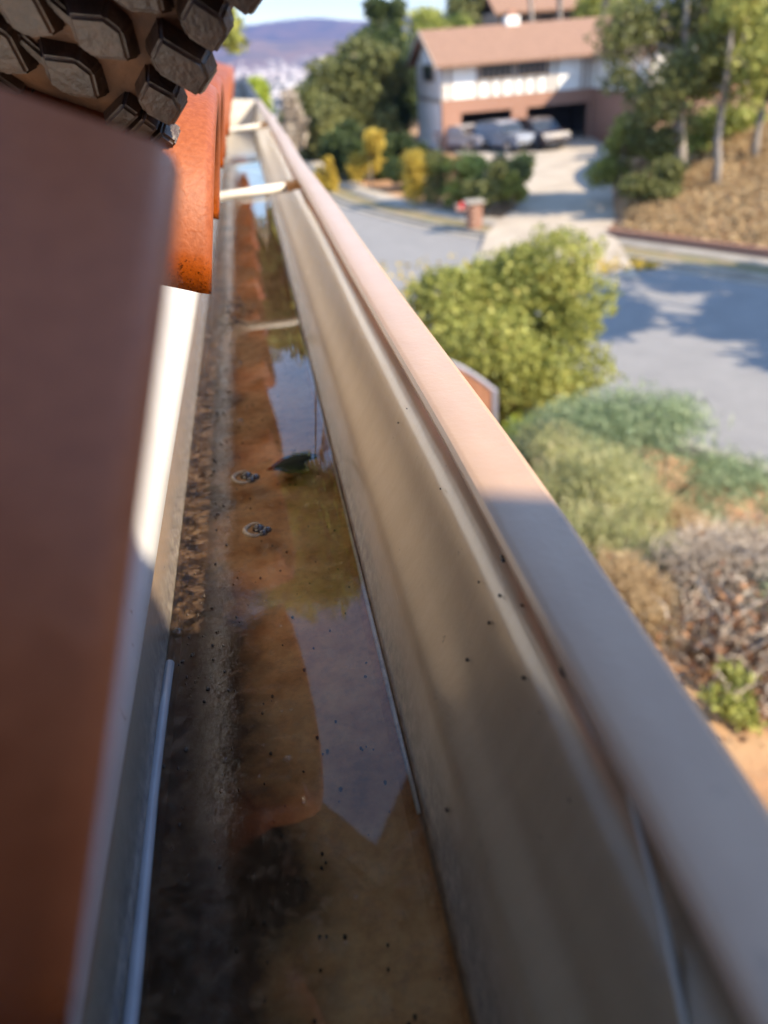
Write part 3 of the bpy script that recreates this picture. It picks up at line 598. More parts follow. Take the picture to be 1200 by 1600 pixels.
for row in range(7):
    for col_ in range(-2, 13):
        y = .06 + .1025 + .29 * col_; jit = 0 if col_ in (0, 1) and row == 0 else 1
        org = Vector((-.025, y, -.087)) + u * (.34 * row) + nn * (.006 * min(row, 1)) + Vector((random.uniform(-.004, .004), random.uniform(-.004, .004), 0)) * jit
        near = row == 0 and col_ == 0
        if near: org += Vector((-.0124, -.018, 0))
        tl = place_tile(cover0 if near else cover, org, R(-1.6) if row else (R(6.0) if near else 0), False, R(3.2) if near else R(random.uniform(-.8, .8)) * jit)
        if row == 0 and col_ == 0: tl['label'] = 'near tile in shade, closest to the lens'
        if row == 0 and col_ == 1: tl['label'] = 'sunlit orange tile under the boot'
        place_tile(pan, Vector((-.115, y + .145, -.052)) + u * (.34 * row), 0, True)
# unseen gable wing added behind the camera to shade the near gutter
px, pz = 1.08, .82; rake = lambda x: pz - .83 * (x - px)
bm = bmesh.new(); pts = [(-1.4, -3.2), (2.05, -3.2), (2.05, rake(2.05) - .02), (.3, rake(.3) - .02), (-1.4, rake(.3) - .02 - .83 * 1.7)]
A = [bm.verts.new((x, -.62, z)) for x, z in pts]; B = [bm.verts.new((x, -5.5, z)) for x, z in pts]; bm.faces.new(A); bm.faces.new(B[::-1])
for k in range(5): bm.faces.new((A[k], B[k], B[(k + 1) % 5], A[(k + 1) % 5]))
hpart(frombm('wing_wall', bm, simple('shade_wing_dark', (.13, .10, .085), (.09, .07, .06), 3, .9), HO))
hpart(slab('wing_roof', [(2.2, -.6, rake(2.2)), (2.2, -5.6, rake(2.2)), (.3, -5.6, rake(.3)), (.3, -.6, rake(.3))], .02, ROOFB, HO))
hpart(slab('wing_roof', [(.3, -.6, rake(.3)), (.3, -5.6, rake(.3)), (-1.55, -5.6, rake(.3) - .83 * 1.85), (-1.55, -.6, rake(.3) - .83 * 1.85)], .02, ROOFB, HO))

# ------------------------------------------------------------------ the gutter
GU = empty('rain_gutter', (0, 1.5, -.262), 'tan metal box gutter holding water along the tiled eave', 'gutter')
def gpart(o): o.location = Vector(o.location) - Vector(GU.location); return o
t = NT('tan_gutter_paint')
sx = t.n('SeparateXYZ'); t.l(t.pos(), sx.inputs[0]); X_, Y_, Z_ = sx.outputs
paintc = t.ramp(t.noise(14, 5, stretch=(1, .15, 1)), [(.3, (.29, .205, .125)), (.7, (.36, .26, .16))])
dirt = t.noise(26, 8, .68, stretch=(1, .35, 1)); dfine = t.noise(160, 5, .7)
hz = t.n('MapRange'); t.l(Z_, hz.inputs[0]); hz.inputs[1].default_value = .066; hz.inputs[2].default_value = .004; hz.inputs[3].default_value = 0; hz.inputs[4].default_value = 1
dm = t.math('MULTIPLY', t.math('ADD', t.math('MULTIPLY', dirt, 1.0), t.math('MULTIPLY', dfine, .5)), hz.outputs[0], True)
wall = t.mix(t.ramp(dm, [(.18, (0, 0, 0)), (.48, (1, 1, 1))]), paintc, t.ramp(dfine, [(.35, (.10, .08, .06)), (.65, (.30, .255, .20))]))
scr = t.ramp(t.noise(60, 2, .4, stretch=(.25, .25, 1.6)), [(.73, (0, 0, 0)), (.76, (1, 1, 1))]); wall = t.mix(t.math('MULTIPLY', scr, .35), wall, (.62, .52, .40))
stk = t.ramp(t.noise(30, 4, .6, stretch=(.3, 1.4, .12)), [(.42, (.72, .70, .66)), (.60, (1, 1, 1))]); wall = t.mix(t.math('MULTIPLY', t.math('LESS_THAN', Z_, .121), .32), wall, stk, 'MULTIPLY'); wall = t.mix(t.math('GREATER_THAN', Z_, .121), wall, t.mix(t.noise(40, 4), (.385, .25, .165), (.46, .305, .20)))  # lip top coloured lighter than the wall to stand in for its light
scf_ = t.ramp(t.noise(18, 9, .75, stretch=(1, .5, 1), dist=1.5), [(.60, (0, 0, 0)), (.72, (1, 1, 1))]); wall = t.mix(t.math('MULTIPLY', scf_, .75), wall, (.17, .135, .10)); fin = t.ramp(t.noise(240, 3, .6, stretch=(1, .5, 1)), [(.70, (0, 0, 0)), (.78, (1, 1, 1))]); wall = t.mix(t.math('MULTIPLY', fin, t.math('LESS_THAN', Z_, .121)), wall, (.10, .075, .055))
# bottom: silt and rust, blacker towards the back wall and the lens
s1 = t.noise(16, 8, .68); s2 = t.noise(7, 5, .6); s3 = t.noise(75, 6, .7)
silt = t.ramp(t.math('ADD', t.math('MULTIPLY', s1, .6), t.math('MULTIPLY', s3, .4)), [(.30, (.15, .065, .025)), (.44, (.54, .27, .105)), (.57, (.76, .45, .21)), (.74, (.80, .56, .33))])
xb = t.n('MapRange'); t.l(X_, xb.inputs[0]); xb.inputs[1].default_value = -.072; xb.inputs[2].default_value = .008; xb.inputs[3].default_value = .42; xb.inputs[4].default_value = -.25
yb = t.n('MapRange'); t.l(Y_, yb.inputs[0]); yb.inputs[1].default_value = -1.05; yb.inputs[2].default_value = -1.30; yb.inputs[3].default_value = -.18; yb.inputs[4].default_value = .14
blk = t.ramp(t.math('ADD', t.math('ADD', s2, t.math('MULTIPLY', t.math('SUBTRACT', s1, .5), .6)), t.math('ADD', xb.outputs[0], yb.outputs[0])), [(.50, (0, 0, 0)), (.70, (1, 1, 1))])
bot = t.mix(t.math('MULTIPLY', blk, .93), silt, (.012, .008, .006))
isb = t.n('MapRange'); t.l(Z_, isb.inputs[0]); isb.inputs[1].default_value = .006; isb.inputs[2].default_value = .010
allc = t.mix(isb.outputs[0], bot, wall)
isb2 = t.math('MULTIPLY', isb.outputs[0], 1.0)
t.set(Base__Color=allc, Roughness=t.mix(isb.outputs[0], (.9,) * 3, t.ramp(dm, [(.2, (.30,) * 3), (.6, (.62,) * 3)])), Normal=t.bump(t.math('ADD', t.math('MULTIPLY', dfine, .35), t.math('MULTIPLY', t.noise(9, 2), 1.6)), .35, .0018)); t.set(Coat__Weight=t.math('MULTIPLY', t.math('MULTIPLY', isb.outputs[0], .9), t.math('LESS_THAN', Z_, .121)), Coat__Roughness=.16); GUT = t.m
prof = [(-.078, -.118), (-.0765, -.12), (-.0755, -.19), (-.0750, -.257), (-.0735, -.2605), (-.070, -.262), (-.02, -.2622), (.022, -.262), (.0268, -.2600), (.0285, -.2565),
        (.0315, -.242), (.0355, -.224), (.0390, -.2105), (.0435, -.2035), (.0495, -.1950), (.0550, -.184), (.0594, -.170), (.0620, -.1645), (.0655, -.1600), (.0700, -.1568), (.0755, -.1535), (.0805, -.1485), (.0840, -.139), (.0835, -.1355), (.0815, -.1342), (.0640, -.1340), (.0620, -.1346), (.0612, -.1365), (.0616, -.1388)]
# real curvature: smooth the ogee with corner-safe subdivision, then run it along Y with faint hand-bent waves
PR = np.array(prof); Q = [PR[0]]
for a_, b_ in zip(PR[:-1], PR[1:]): Q += [(a_ + b_) / 2, b_]
Q = np.array(Q); Q2 = Q.copy(); Q2[1:-1] = .25 * Q[:-2] + .5 * Q[1:-1] + .25 * Q[2:]; keep = np.arange(len(Q)) > 44; Q2[keep] = Q[keep]; Q = Q2
YS = np.r_[np.linspace(-.58, 1.6, 60), np.linspace(1.65, 3.68, 30)]; V = []
def rise(y): return .019 * sm((y - 2.2) / .45)
for y in YS:
    for x, z in Q:
        wv = (x > .03) * ((x - .03) / .05) * (.0016 * math.sin(y * 3.1 + .7) + .0009 * math.sin(y * 8.3))
        wv -= (x > .05) * .0035 * max(0, (.28 - max(y, -.1)) / .28) ** 1.2
        V.append((x + wv, y, z + (rise(y) if z < -.2585 else 0)))
m_ = len(Q); F = [(a * m_ + q_, (a + 1) * m_ + q_, (a + 1) * m_ + q_ + 1, a * m_ + q_ + 1) for a in range(len(YS) - 1) for q_ in range(m_ - 1)]
tr = gpart(mesh('trough', V, F, GUT, GU, True)); 
me = tr.data; me.vertices.foreach_set('co', (np.array(V) - np.array(GU.location)).astype(np.float32).ravel()); me.update(); tr.location = (0, 0, 0); me.set_sharp_from_angle(angle=R(24))
sd = tr.modifiers.new('thickness', 'SOLIDIFY'); sd.thickness = .0008; sd.offset = 1
HAN = simple('hanger_metal', (.66, .62, .54), (.52, .48, .41), 30, .45)
for y in (-.09, 1.17, 2.43):
    bm = bmesh.new(); tube(bm, [(-.078, y, -.158), (.046, y, -.153)], .0062, 14); h = gpart(frombm('hanger', bm, HAN, GU, True))
    bm = bmesh.new(); tube(bm, [(.046, y, -.153), (.062, y, -.150), (.070, y, -.1485)], [.0068, .0072, .0078], 12); b_ = frombm('hanger_bracket', bm, GUT, h, True)
# end cap and the dark brown gutter run beyond
bm = bmesh.new(); vs = [bm.verts.new((x, 3.672, z)) for x, z in PR[1:25]] ; f_ = bm.faces.new(vs); r_ = bmesh.ops.extrude_face_region(bm, geom=[f_]); bmesh.ops.translate(bm, vec=(0, .004, 0), verts=[v for v in r_['geom'] if isinstance(v, bmesh.types.BMVert)])
gpart(frombm('end_cap', bm, HAN, GU))
# lapped joint on the inner front wall near the lens
bm = bmesh.new(); tube(bm, [(.0470, .030, -.196), (.0535, .045, -.184), (.0590, .064, -.168), (.0625, .085, -.158), (.0655, .109, -.150), (.067, .122, -.147)], .0009, 6); gpart(frombm('lap_seam', bm, HAN, GU, True))
# sealant bead in the back corner
bm = bmesh.new(); tube(bm, [(-.0735 + .0006 * math.sin(k * 1.3), -.5 + k * .04, -.2478 + .0004 * math.sin(k * 2.1)) for k in range(21)], [.0021 + .0005 * abs(math.sin(k * 1.7)) for k in range(21)], 8); gpart(frombm('sealant_bead', bm, simple('clear_sealant', (.40, .42, .46), None, 30, .12), GU, True))
bm = bmesh.new(); tube(bm, [(.0283, y, -.2492) for y in np.linspace(.19, 2.2, 30)], [.0009 + .0003 * math.sin(k * 1.1) for k in range(30)], 6); gpart(frombm('water_line_glint', bm, simple('glint_line', (.80, .72, .62), None, 40, .3), GU, True))  # pale bead standing in for the bright glint along the water line
DG = empty('dark_gutter', (0, 9, -.14), 'dark brown gutter run continuing past the tan gutter end', 'gutter')
dpr = [(-.07, -.13), (-.07, -.24), (.03, -.24), (.05, -.2), (.075, -.15), (.082, -.13), (.062, -.129), (.064, -.15), (.04, -.2), (.025, -.232), (-.062, -.232), (-.062, -.13)]
bm = bmesh.new(); A = [bm.verts.new((x, 3.70 - 9, z + .14)) for x, z in dpr]; B = [bm.verts.new((x, 14 - 9, z + .14)) for x, z in dpr]
for k in range(12): bm.faces.new((A[k], A[(k + 1) % 12], B[(k + 1) % 12], B[k]))
bm.faces.new(A); bm.faces.new(B[::-1]); frombm('trough', bm, simple('dark_brown', (.06, .05, .05), None, 6, .5), DG)

# water ------------------------------------------------------------------------------
t = NT('gutter_water'); t.t.nodes.remove(t.b)
sx = t.n('SeparateXYZ'); t.l(t.pos(), sx.inputs[0])
edge = t.n('MapRange'); t.l(t.math('ADD', sx.outputs[0], t.math('MULTIPLY', t.math('SUBTRACT', t.noise(24, 6, .65), .5), .055)), edge.inputs[0]); edge.inputs[1].default_value = -.022; edge.inputs[2].default_value = -.066; edge.inputs[3].default_value = 0; edge.inputs[4].default_value = 1
yf = t.n('MapRange'); yf.inputs[3].default_value = 1.15; t.l(sx.outputs[1], yf.inputs[0]); yf.inputs[1].default_value = .27; yf.inputs[2].default_value = .36
ef = t.math('MULTIPLY', edge.outputs[0], yf.outputs[0], True)
scum = t.math('MULTIPLY', t.noise(300, 5, .65), t.math('MULTIPLY', t.math('POWER', ef, 1.6), .50))
rip = t.math('MULTIPLY', t.noise(22, 3, .5), .05)
bmp = t.bump(t.math('ADD', scum, rip), .5, .0016)
gl = t.n('BsdfGlossy'); gl.inputs['Roughness'].default_value = .012; t.l(bmp, gl.inputs['Normal'])
trn = t.n('BsdfTransparent'); trn.inputs[0].default_value = (.97, .91, .80, 1)
sc = t.n('BsdfDiffuse'); t.l(t.ramp(t.noise(130, 6, .75), [(.36, (.05, .03, .016)), (.5, (.26, .15, .08)), (.68, (.50, .33, .20))]), sc.inputs[0]); t.l(bmp, sc.inputs['Normal'])
scf = t.math('MULTIPLY', t.ramp(t.noise(95, 7, .72), [(.46, (0, 0, 0)), (.60, (1, 1, 1))]), t.math('MULTIPLY', ef, .22))
film = t.math('MULTIPLY', t.ramp(t.noise(120, 7, .75), [(.48, (0, 0, 0)), (.70, (1, 1, 1))]), .42)
under = t.n('MixShader'); t.l(t.math('MAXIMUM', scf, film), under.inputs[0]); t.l(trn.outputs[0], under.inputs[1]); t.l(sc.outputs[0], under.inputs[2])
fr = t.n('Fresnel', IOR=1.58); t.l(bmp, fr.inputs['Normal']); mx = t.n('MixShader'); t.l(fr.outputs[0], mx.inputs[0]); t.l(under.outputs[0], mx.inputs[1]); t.l(gl.outputs[0], mx.inputs[2]); t.l(mx.outputs[0], t.out.inputs[0])
ys = np.linspace(-.575, 2.62, 90); xs = np.linspace(-.0745, .0288, 12); XX, YY = np.meshgrid(xs, ys); ZZ = -.2490 + 0 * XX
ZZ += .0012 * np.exp(-(xs - xs[0])[None, :] / .0025) + .0012 * np.exp(-(xs[-1] - xs)[None, :] / .0025)
i = np.arange(89)[:, None] * 12; j = np.arange(11)[None, :]; F = np.stack([i + j, i + j + 1, i + 13 + j, i + 12 + j], -1).reshape(-1, 4)
o = npmesh('water', np.stack([XX, YY, ZZ], -1).reshape(-1, 3), F, t.m); o.data.polygons.foreach_set('use_smooth', [True] * len(o.data.polygons)); o['kind'] = 'structure'

# things in the water ----------------------------------------------------------------
t = NT('bubble_film'); t.t.nodes.remove(t.b); gl = t.n('BsdfGlossy', Roughness=.02); trn = t.n('BsdfTransparent'); fr = t.n('LayerWeight', Blend=.35); mx = t.n('MixShader'); t.l(fr.outputs['Fresnel'], mx.inputs[0]); t.l(trn.outputs[0], mx.inputs[1]); t.l(gl.outputs[0], mx.inputs[2]); t.l(mx.outputs[0], t.out.inputs[0]); BUB = t.m
def dome(name, x, y, z, r, mat, sq=.75, parent=None, ring=True):
    bm = bmesh.new(); bmesh.ops.create_uvsphere(bm, u_segments=14, v_segments=8, radius=r); bmesh.ops.delete(bm, geom=[v for v in bm.verts if v.co.z < -r * .15], context='VERTS')
    for v in bm.verts: v.co.z *= sq
    return frombm(name, bm, mat, parent, True, (x, y, z))
wb = [((-.0195, .2271), .0022, 'largest air bubble beside the orange reflection edge'), ((-.0455, .233), .0014, 'air bubble over the black silt, left of the largest one'), ((.0002, .1606), .0013, 'air bubble on the pale brown bottom near the lens'), ((-.0054, .146), .0011, 'air bubble closest to the lens'),
      ((-.0412, .3221), .0016, 'air bubble at the shade boundary'), ((-.0251, .339), .0011, 'small bubble just beyond the shade boundary'), ((-.0293, .2374), .0010, 'small bubble left of the largest one'), ((-.0146, .2042), .0010, 'small bubble at the orange reflected corner'), ((-.0177, .3151), .0010, 'small bubble by the lilac reflection'),
      ((-.071, .3233), .0034, 'bubble stuck on the back wall where the sealant ends'), ((-.0207, .2555), .0009, 'tiny bubble, left of a close pair'), ((-.0164, .2552), .0009, 'tiny bubble, right of a close pair'), ((-.0316, .2207), .0009, 'tiny bubble in the brown silt'), ((-.0369, .7257), .0034, 'foam bubble beside the far reflected hanger'), ((-.0376, .586), .0034, 'foam bubble beyond the floating husks')]
for (xy, r_, lab) in wb: tag(dome('air_bubble', xy[0], xy[1], -.2488, r_, BUB, .8), lab, 'bubble', 'bubbles on the gutter water')
HUSK = simple('husk', (.50, .40, .28), (.16, .11, .07), 300, .6); WET = simple('wet_debris', (.05, .035, .03), (.02, .015, .012), 200, .15)
for x, y, s, lab in ((-.0345, .4858, 1.15, 'floating pale seed husk, farther of two, with dark wet lobes'), (-.0278, .413, 1.0, 'floating pale seed husk, nearer of two, with a dark chip')):
    e = empty('seed_husk', (x, y, -.2488), lab, 'husk')
    bm = bmesh.new(); tube(bm, [(math.cos(a) * .0055 * s - .002, math.sin(a) * .0075 * s, .0012 + .0006 * math.sin(a * 2)) for a in np.linspace(.9, 5.6, 14)], [.0005 + .0010 * math.sin(k / 13 * 3.1) for k in range(14)], 8); frombm('rim', bm, HUSK, e, True)
    for k, (dx_, dy_, r_) in enumerate(((.001, .002, .004), (.006, -.001, .0032), (.0035, -.004, .003))): dome('lobe', dx_ * s, dy_ * s, 0, r_ * s, WET, .7, e)
DIMPLE = simple('dimple_dark', (.016, .024, .009), (.010, .009, .006), 60, .9, spec=.1)  # dark sheet standing in for the dark reflection in the water dimple
bm = bmesh.new(); ol = [(-.018, -.002), (-.008, -.004), (.0, -.012), (.012, -.014), (.018, -.010), (.016, -.004), (.018, .004), (.026, .008), (.026, .014), (.018, .020), (.006, .020), (-.004, .015), (-.012, .006)]
A = [bm.verts.new((x * .85, y * .95, 0)) for x, y in ol]; c_ = bm.verts.new((.006, .004, .0008))
for k in range(len(A)): bm.faces.new((A[k], A[(k + 1) % len(A)], c_))
o = frombm('dark_dimple', bm, DIMPLE, None, True, (-.004, .497, -.2492)); tag(o, 'dark green patch drawn for the dark water reflection next to the farther husk', 'leaf'); sd = o.modifiers.new('t', 'SOLIDIFY'); sd.thickness = .0006
e = empty('needle_tangle', (-.043, .905, -.2475), 'tangle of dark pine needles caught by the back wall below the reflected hanger', 'needles')
for k in range(26):
    a = random.uniform(0, 6.28); bm = bmesh.new(); c = Vector((random.gauss(0, .008), random.gauss(0, .03), random.uniform(0, .006))); d = Vector((math.cos(a) * .5, math.sin(a), random.uniform(-.1, .4))) * random.uniform(.012, .03); tube(bm, [c - d, c + Vector((0, 0, .003)), c + d], [.0005, .0005, .0002], 4); frombm('needle', bm, WET, e)
# specks of grit on silt, wall and lip
bm = bmesh.new()
def speck(x, y, z, r, fl=1.0):
    m = bmesh.ops.create_icosphere(bm, subdivisions=1, radius=r)
    for v in m['verts']: v.co = Vector((v.co.x * random.uniform(.6, 1.3), v.co.y * random.uniform(.8, 2.), v.co.z * random.uniform(.5, .9))) + Vector((x, y, z))
for _ in range(260): speck(random.uniform(-.07, .025), .12 + .9 * random.random() ** 1.4, -.2612, random.uniform(.0003, .0009))
for _ in range(20):
    k = random.choice(range(22, 43)); y = random.choice((random.uniform(.1, .6), random.gauss(.2, .02), random.gauss(.165, .015))); speck(Q[k][0] - .0004, y, Q[k][1], random.uniform(.0003, .0008))
for _ in range(46): speck(random.uniform(.063, .081), random.uniform(.08, .9), -.1338, random.uniform(.0002, .0005))
for _ in range(170): speck(random.gauss(-.058, .009), .18 + 1.1 * random.random(), -.2484, random.uniform(.0003, .0011))
tag(frombm('grit_specks', bm, simple('grit', (.05, .035, .025), None, 200, .7)), 'dark grit specks on the silt, gutter wall and lip', 'grit', kind='stuff')
for x, y, z, lab in ((.0688, .194, -.150, 'black seed on the gutter wall below the shade line'), (.0668, .212, -.153, 'black seed higher on the gutter wall'), (.0670, .155, -.154, 'black seed with a ring mark on the shaded wall')):
    bm = bmesh.new(); bmesh.ops.create_icosphere(bm, subdivisions=2, radius=.0013)
    for v in bm.verts: v.co = Vector((v.co.x * .7, v.co.y * 1.7, v.co.z * .8))
    tag(frombm('dark_seed', bm, WET, None, True, (x, y, z)), lab, 'seed')
# rain drops on the lip that mirror the sky
t = NT('water_drop'); t.t.nodes.remove(t.b); gl = t.n('BsdfGlossy', Roughness=.02); trn = t.n('BsdfTransparent'); fr = t.n('Fresnel', IOR=1.6); mx = t.n('MixShader'); t.l(fr.outputs[0], mx.inputs[0]); t.l(trn.outputs[0], mx.inputs[1]); t.l(gl.outputs[0], mx.inputs[2]); t.l(mx.outputs[0], t.out.inputs[0])
for (x, y), r_, lab in (((.0672, .0814), .0011, 'water drop on the shaded lip nearest the lens'), ((.0694, .1241), .0010, 'water drop on the shaded lip, second from the lens'), ((.062 + .002, .1398), .0006, 'tiny water drop at the inner edge of the lip'), ((.0753, .1353), .0008, 'water drop at the outer edge of the shaded lip'), ((.0760, .2854), .0008, 'water drop on the sunlit lip beyond the shade line'), ((.0660, .238), .0007, 'water drop on the sunlit lip by its inner edge')):
    tag(dome('water_drop', x, y, -.1340, r_, t.m, .45), lab, 'water drop')

# ------------------------------------------------------------------ the boot and its wearer
zl = -Vector((-.20, -.78, -.60)).normalized(); ax = Vector((-.70, .35, -.67)); ax = (ax - zl * ax.dot(zl)).normalized(); yl = zl.cross(ax)
TOE = Vector((-.111, .39, -.021))
Mb = Matrix((-ax, -yl, zl)).transposed().to_4x4(); Mb.translation = TOE       # local: +x heelwards, z up into the boot
BO = empty('hiking_boot', (0, 0, 0), 'muddy hiking boot with deep lugged sole tipped up on the orange tile', 'boot'); BO.matrix_world = Mb
def hw(s):                                                             # half width of the sole at distance s from the toe
    s = max(s, 0); L = .30
    a = .052 * math.sqrt(max(0, 1 - (max(0, .06 - s) / .06) ** 2)) if s < .06 else .052 - .012 * math.sin(min(1, (s - .06) / .13) * math.pi / 2) + .004 * max(0, (s - .2) / .1)
    return a * math.sqrt(max(0, 1 - (max(0, s - .262) / .04) ** 2)) if s > .262 else a
def spring(s): return .022 * max(0, 1 - s / .09) ** 2
t = NT('sole_rubber'); du = t.ramp(t.noise(70, 6, .7), [(.45, (0, 0, 0)), (.7, (1, 1, 1))]); geo = t.n('NewGeometry')
t.set(Base__Color=t.mix(t.math('MULTIPLY', du, .45), (.032, .020, .015), (.15, .075, .036)), Roughness=.42, Normal=t.bump(t.math('ADD', t.noise(300, 5), t.noise(60, 4)), .5, .0014)); RUB = t.m
BASE = simple('dusty_sole', (.20, .095, .042), (.05, .025, .015), 45, .75, .6, 180, .001)
ss = [.0, .003, .01, .02, .035, .055, .08, .11, .14, .17, .2, .23, .255, .275, .29, .298, .302]
bm = bmesh.new(); rings = []
for s in ss:
    h = hw(s); z = spring(s); q_ = [(-1, .004), (-.94, 0), (-.5, 0), (0, 0), (.5, 0), (.94, 0), (1, .004), (1.03, .022), (.98, .03), (-.98, .03), (-1.03, .022)]
    rings.append([bm.verts.new((s, a * max(h, .002), z + b)) for a, b in q_])
for A, B in zip(rings, rings[1:]):
    for k in range(11): bm.faces.new((A[k], A[(k + 1) % 11], B[(k + 1) % 11], B[k]))
bm.faces.new(rings[0]); bm.faces.new(rings[-1][::-1]); SO = frombm('sole', bm, BASE, BO, True)
def lug(cx, cy, lx, ly, rot, h=.007, mat=RUB, sipes=0):
    bm = bmesh.new(); sz = spring(cx)
    n_ = max(1, sipes + 1)
    cf = min(lx, ly) * .3; hand = 1 if cy >= 0 else -1
    for k in range(n_):
        a0 = -ly / 2 + ly * k / n_ + (.0006 if k else 0); a1 = -ly / 2 + ly * (k + 1) / n_ - (.0006 if k < n_ - 1 else 0)
        if sipes: low = [(-lx / 2, a0), (lx / 2, a0), (lx / 2, a1), (-lx / 2, a1)]
        else:
            low = [(-lx / 2 + cf, a0), (lx / 2, a0), (lx / 2, a1 - cf), (lx / 2 - cf, a1), (-lx / 2, a1), (-lx / 2, a0 + cf)]
            if hand < 0: low = [(x, -y) for x, y in low][::-1]
        m_ = len(low); ym = sum(y for _, y in low) / m_
        A = [bm.verts.new((x * 1.08, ym + (y - ym) * 1.06, .001)) for x, y in low]; B = [bm.verts.new((x * .74 + lx * .05, ym + (y - ym) * (.80 if not sipes else .94), -h)) for x, y in low]
        bm.faces.new(A); bm.faces.new(B[::-1])
        for q_ in range(m_): bm.faces.new((A[q_], B[q_], B[(q_ + 1) % m_], A[(q_ + 1) % m_]))
    bmesh.ops.recalc_face_normals(bm, faces=bm.faces)
    bmesh.ops.bevel(bm, geom=[e_ for e_ in bm.edges], offset=.0012, segments=3, affect='EDGES')
    bmesh.ops.rotate(bm, verts=bm.verts, cent=(0, 0, 0), matrix=Matrix.Rotation(rot, 3, 'Z')); bmesh.ops.translate(bm, vec=(cx, cy, sz), verts=bm.verts)
    o_ = frombm('lug', bm, mat, SO, True); o_.data.set_sharp_from_angle(angle=R(32)); return o_
# perimeter lugs follow the outline; the toe ones carry sipes
for sd_ in (-1, 1):
    for k, s in enumerate(np.arange(.014, .29, .0205)):
        e_ = .004; tang = math.atan2(hw(s + e_) - hw(s - e_), 2 * e_) * sd_
        lug(s, sd_ * (hw(s) - .0075), .0192, .0195 if k % 2 else .026, tang, .0080, RUB, 2 if k in (0, 2) else 0)
lug(.0015, 0, .010, .030, 0, .0065, RUB, 3); lug(.026, .004, .012, .050, .10, .007, RUB, 3)
for k, s in enumerate(np.arange(.050, .285, .0255)):
    w_ = hw(s)
    j_ = random.uniform(-.15, .15)
    lug(s, -.0125, .0195, .025, .75 + j_, .0078); lug(s + .010, .0130, .0215, .022, -.65 + j_, .0078); lug(s + .006, 0, .006, .02, .2 + j_, .003)
# upper
LEA = simple('boot_leather', (.16, .10, .06), (.09, .055, .035), 30, .6, .4, 120, .001)
bm = bmesh.new(); N_ = 28; rings = []
for z, cx, rx, ry in ((.028, .150, .148, .050), (.045, .150, .147, .051), (.062, .158, .136, .047), (.078, .178, .112, .043), (.095, .205, .082, .040), (.12, .225, .062, .039), (.15, .232, .056, .040), (.175, .234, .057, .042)):
    rings.append([bm.verts.new((cx - math.cos(a) * rx, math.sin(a) * ry * (1 + .06 * math.cos(a)), z)) for a in [2 * math.pi * k / N_ for k in range(N_)]])
for A, B in zip(rings, rings[1:]):
    for k in range(N_): bm.faces.new((A[k], A[(k + 1) % N_], B[(k + 1) % N_], B[k]))
UP = frombm('upper', bm, LEA, BO, True)
bm = bmesh.new(); tube(bm, [(.234 - math.cos(a) * .058, math.sin(a) * .043, .176) for a in np.linspace(0, 2 * math.pi, 25)], .007, 8, False); frombm('collar', bm, LEA, UP, True)
for k in range(6):
    x = .085 + k * .018; z = .076 + k * .0105; bm = bmesh.new(); tube(bm, [(x, -.026, z - .004), (x + .006, 0, z + .012), (x + .012, .026, z - .002)], .0022, 6); frombm('lace', bm, simple('lace_cord', (.5, .2, .1), None, 50, .8), BO, True) if k == 0 else frombm('lace', bm, bpy.data.materials['lace_cord'], BO, True)

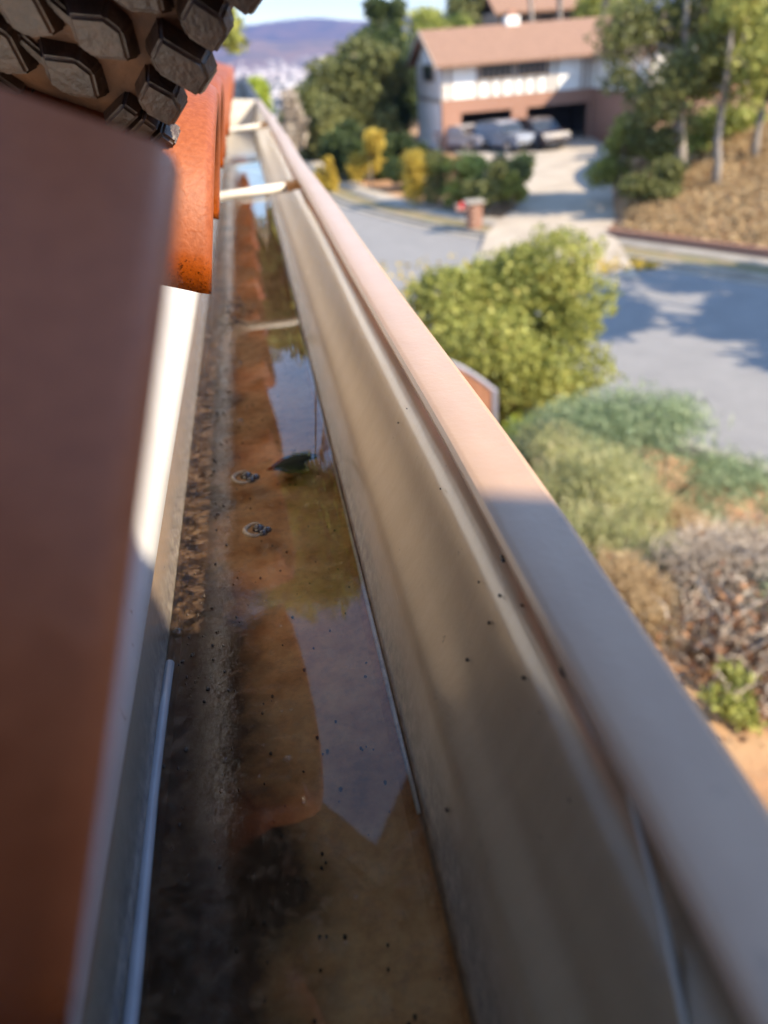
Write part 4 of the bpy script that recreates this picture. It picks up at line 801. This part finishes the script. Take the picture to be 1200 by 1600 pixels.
exec_person = True
if exec_person:
    # crouching wearer, above the picture: one skinned body from the pelvis
    ank = Mb @ Vector((.235, 0, .13))
    J = {'pelvis': (-.30, .36, .50, .15), 'waist': (-.30, .40, .66, .135), 'chest': (-.29, .47, .86, .155), 'neck': (-.28, .53, 1.02, .06), 'headb': (-.28, .56, 1.10, .085), 'head': (-.28, .57, 1.19, .098), 'headt': (-.28, .56, 1.27, .07),
         'hipr': (-.20, .38, .46, .10), 'knr': (-.19, .80, .36, .062), 'shr': ((ank.x - .19) / 2, (ank.y + .80) / 2, (ank.z + .36) / 2, .058), 'anr': (ank.x, ank.y, ank.z, .040),
         'hipl': (-.40, .38, .46, .10), 'knl': (-.47, .82, .56, .062), 'shl': (-.46, .68, .36, .056), 'anl': (-.45, .52, .16, .040),
         'shor': (-.10, .50, .92, .062), 'elr': (-.06, .74, .74, .045), 'wrr': (-.16, .86, .52, .030), 'har': (-.18, .90, .46, .034),
         'shol': (-.48, .50, .92, .062), 'ell': (-.54, .76, .78, .045), 'wrl': (-.48, .90, .66, .030), 'hal': (-.46, .94, .62, .034)}
    names = list(J); E_ = [('pelvis', 'waist'), ('waist', 'chest'), ('chest', 'neck'), ('neck', 'headb'), ('headb', 'head'), ('head', 'headt'), ('pelvis', 'hipr'), ('hipr', 'knr'), ('knr', 'shr'), ('shr', 'anr'), ('pelvis', 'hipl'), ('hipl', 'knl'), ('knl', 'shl'), ('shl', 'anl'), ('chest', 'shor'), ('shor', 'elr'), ('elr', 'wrr'), ('wrr', 'har'), ('chest', 'shol'), ('shol', 'ell'), ('ell', 'wrl'), ('wrl', 'hal')]
    me = bpy.data.meshes.new('person'); me.from_pydata([J[k][:3] for k in names], [(names.index(a), names.index(b)) for a, b in E_], []); me.update()
    pm = NT('work_clothes'); sx = pm.n('SeparateXYZ'); pm.l(pm.pos(), sx.inputs[0])
    pm.set(Base__Color=pm.ramp(sx.outputs[2], [(.60, (.06, .07, .10)), (.62, (.22, .24, .27)), (.98, (.22, .24, .27)), (1.0, (.45, .28, .2))]), Roughness=.85)
    pe = link('person', me, pm.m); pe.modifiers.new('skin', 'SKIN')
    for k, v in zip(names, me.skin_vertices[0].data): v.radius = (J[k][3],) * 2; v.use_root = (k == 'pelvis')
    sb = pe.modifiers.new('smooth', 'SUBSURF'); sb.levels = sb.render_levels = 2
    tag(pe, 'person in grey shirt crouching on the tiles above the boot', 'person')
    bm = bmesh.new(); bmesh.ops.create_uvsphere(bm, u_segments=18, v_segments=10, radius=.112); bmesh.ops.delete(bm, geom=[v for v in bm.verts if v.co.z < .0 and v.co.y > -.03], context='VERTS')
    frombm('hair', bm, simple('dark_hair', (.05, .035, .025), None, 60, .6), pe, True, (-.28, .555, 1.20))
    ob = copy_tree(BO); ob['label'] = 'second hiking boot of the crouching person, farther up the roof'
    fm = Matrix((Vector((0, -1, 0)), Vector((1, 0, 0)), Vector((0, 0, 1)))).transposed().to_4x4()
    fm = Matrix(((0, 1, 0, -.45), (-1, 0, 0, .76), (0, 0, 1, .062 + .008), (0, 0, 0, 1))); ob.matrix_world = fm
